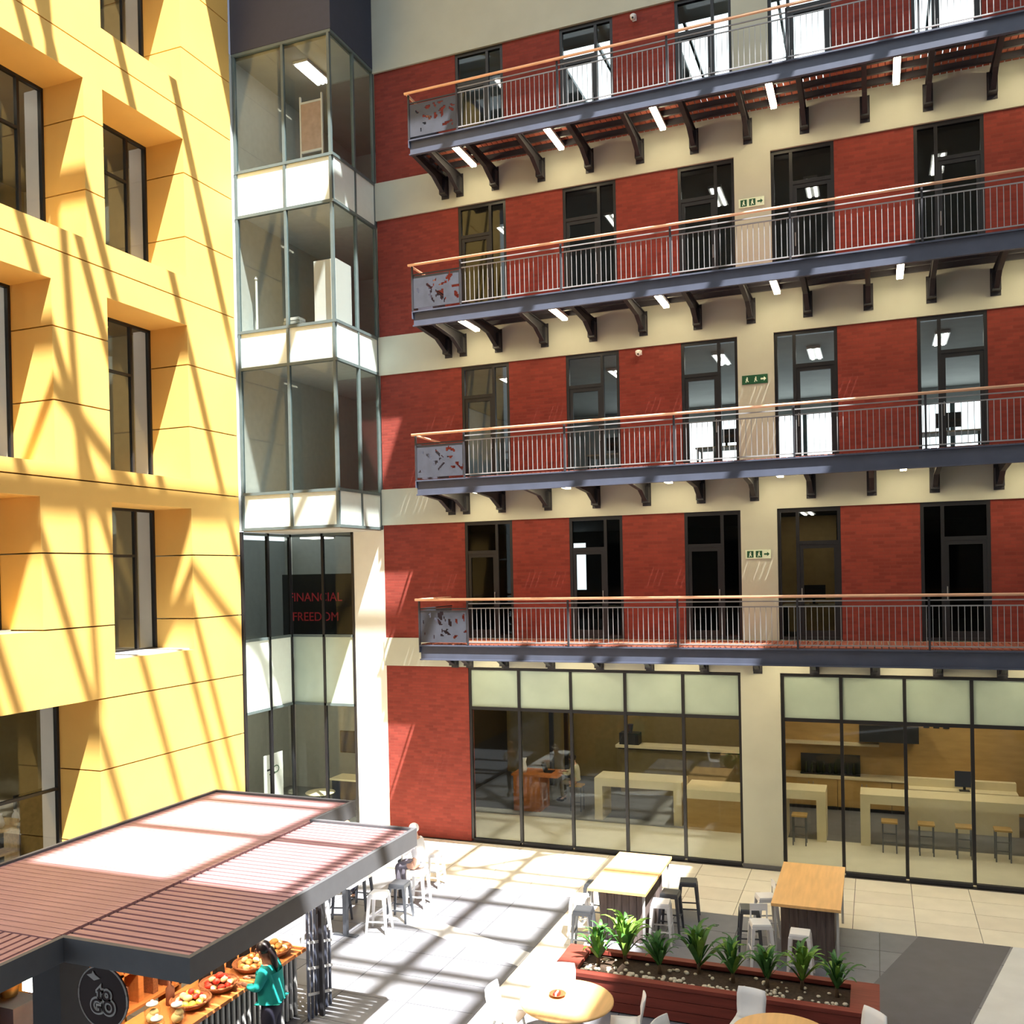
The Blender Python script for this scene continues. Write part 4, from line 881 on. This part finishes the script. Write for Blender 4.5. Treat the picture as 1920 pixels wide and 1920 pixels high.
    for s in 'LR':
        BJ['hi'+s] = (tuple(Vector(J['hi'+s]).lerp(Vector(J['kn'+s]), .28)), .092*bulk); BJ['kn'+s] = g('kn'+s, 1.2*bulk); aq = Vector(J['kn'+s]).lerp(Vector(J['an'+s]), .95); BJ['an'+s] = (tuple(aq), .05); BE += [('pel', 'hi'+s), ('hi'+s, 'kn'+s), ('kn'+s, 'an'+s)]
    link('trousers', skinmesh('trousers', BJ, BE, bottom, 'pel', 2), t)
    for s in 'LR':
        a, b = Vector(J['an'+s]), Vector(J['to'+s]); dz = b.z
        obj('shoe', MB().ball(((a.x+b.x)/2, (a.y+b.y)/2+.02, dz+.005), (.048, .13, .045), 10, 6), shoes, t, True)
    hm = hairmat or HAIR; c = hd
    hp = [MB().ball((c.x, c.y-.02, c.z+.018), (.088, .1, .095), 14, 9).mesh('hair', hm)]
    if hair == 'pony':
        hp.append(skinmesh('pony', {'a': ((c.x, c.y-.09, c.z+.03), .05), 'b': ((c.x, c.y-.16, c.z-.08), .05), 'c': ((c.x, c.y-.17, c.z-.25), .05), 'd': ((c.x, c.y-.15, c.z-.42), .03)}, [('a', 'b'), ('b', 'c'), ('c', 'd')], hm, 'a', 2))
    link('hair', joinmesh('hair', hp), t)
    return t

stand = dict(pel=(0, 0, .9), spi=(0, .01, 1.08), che=(0, .03, 1.27), nec=(0, .06, 1.42), hb=(0, .09, 1.49), ht=(0, .12, 1.56), hc=(0, .11, 1.625))
for s, sx in (('L', -1), ('R', 1)):
    stand.update({'sh'+s: (sx*.165, .03, 1.33), 'el'+s: (sx*.2, .12, 1.1), 'wr'+s: (sx*.13, .3, 1.12), 'pa'+s: (sx*.11, .37, 1.13), 'hi'+s: (sx*.08, 0, .87), 'kn'+s: (sx*.09, .02, .47), 'an'+s: (sx*.09, -.02, .09), 'to'+s: (sx*.1, .13, .04)})
person('woman in teal top with long dark ponytail standing at kiosk counter', (7.02, -10.8, 0), PI/2+.25, stand, TEAL, NAVY, SKIN, True, 'pony', SHOE, None, 1.3, ((.19, .178), (.205, .19), (.195, .16))).scale = (1.05, 1.05, 1.05)
def seated(hz, foot):
    J = dict(pel=(0, 0, hz+.1), spi=(0, .02, hz+.28), che=(0, .06, hz+.47), nec=(0, .08, hz+.61), hb=(0, .11, hz+.68), ht=(0, .13, hz+.75), hc=(0, .12, hz+.815))
    for s, sx in (('L', -1), ('R', 1)):
        J.update({'sh'+s: (sx*.165, .06, hz+.52), 'el'+s: (sx*.21, .18, hz+.32), 'wr'+s: (sx*.14, .4, hz+.34), 'pa'+s: (sx*.12, .47, hz+.35), 'hi'+s: (sx*.09, .03, hz+.08), 'kn'+s: (sx*.11, .42, hz+.06), 'an'+s: (sx*.1, .4, foot+.08), 'to'+s: (sx*.1, .52, foot+.03)})
    return J
pp = person('person in white shirt seated on stool at bar table beyond kiosk', (6.12, -4.5, 0), PI/2, seated(.69, .28), SHIRT, mat('grey_trousers', S(120, 116, 130), .8), SKINP, True, 'short', WHITE, mat('white_cap', S(236, 234, 234), .7)); pp.scale = (1.09, 1.09, 1.09)
person('person in stone coloured shirt seated at timber desk behind glazing', (6.95, 3.7, 0), PI/2, seated(.74, .25), OLIVE, mat('khaki_trousers', S(112, 100, 76), .8), SKINP, True, 'short')
person('person almost hidden behind far corner of kiosk roof', (4.55, -4.6, 0), 2.4, stand, SHIRT, NAVY, SKINP, False, 'short', SHOE, mat('fair_hair', S(196, 150, 120), .6))

# ------------------------------------------------------------------ atrium roof, unseen walls
rf = thing('ceiling', 'atrium roof of steel beams with open glazed bays', 'ceiling', (0,0,26), kind='structure')
obj('roof_slab', B(-9, XR+6, -4.7, 9.5, 0, .3), CHAR, rf); obj('roof_slab', B(-9, -.0, -26, -4.7, 0, .3), CHAR, rf)
obj('roof_slab', B(XR+.6, XR+6, -26, -4.7, 0, .3), CHAR, rf); obj('roof_slab', B(0, XR+.6, -26, -20.0, 0, .3), CHAR, rf)
for y0_ in (1.9, .2, -1.9, -2.5, -3.9, -5.6, -7.3, -7.75, -9.4): y = y0_-SY*26; obj('roof_beam', B(0, XR+.6, y-.08, y+.08, -.3, 0), MULL, rf)
for x in (6.4, 9.2, 12.6, 15.2, 16.8, 18.6): obj('roof_beam', B(x-.1, x+.1, -20, -4.7, -.3, 0), MULL, rf)
for (a, b) in (((2, -20), (9, -6)), ((9, -18), (18, -8)), ((1, -9), (8, -14))):
    d = Vector((b[0]-a[0], b[1]-a[1], 0)).normalized(); n = Vector((-d.y, d.x, 0))*.09
    obj('roof_brace', MB().prism([(a[0]+n.x, a[1]+n.y), (b[0]+n.x, b[1]+n.y), (b[0]-n.x, b[1]-n.y), (a[0]-n.x, a[1]-n.y)], 'z', -.25, -.1), MULL, rf)
struct('wall_right', B(XR+.6, XR+.9, -24, .3, 0, 26), OPPW, 'grey rendered side wall right of the view')
wf = thing('wall_front', 'opposite grey rendered facade behind the viewer', 'wall', (0,0,0), kind='structure')
obj('wall_panel', B(-2, XR, -24.3, -24, 0, 26), OPPW, wf)
for z in (5.8, 9.8, 13.8, 17.8):
    for x in (2, 5, 8, 11, 14, 17): obj('window_panel', B(x, x+1.4, -24, -23.96, z, z+2.4), CHAR, wf)
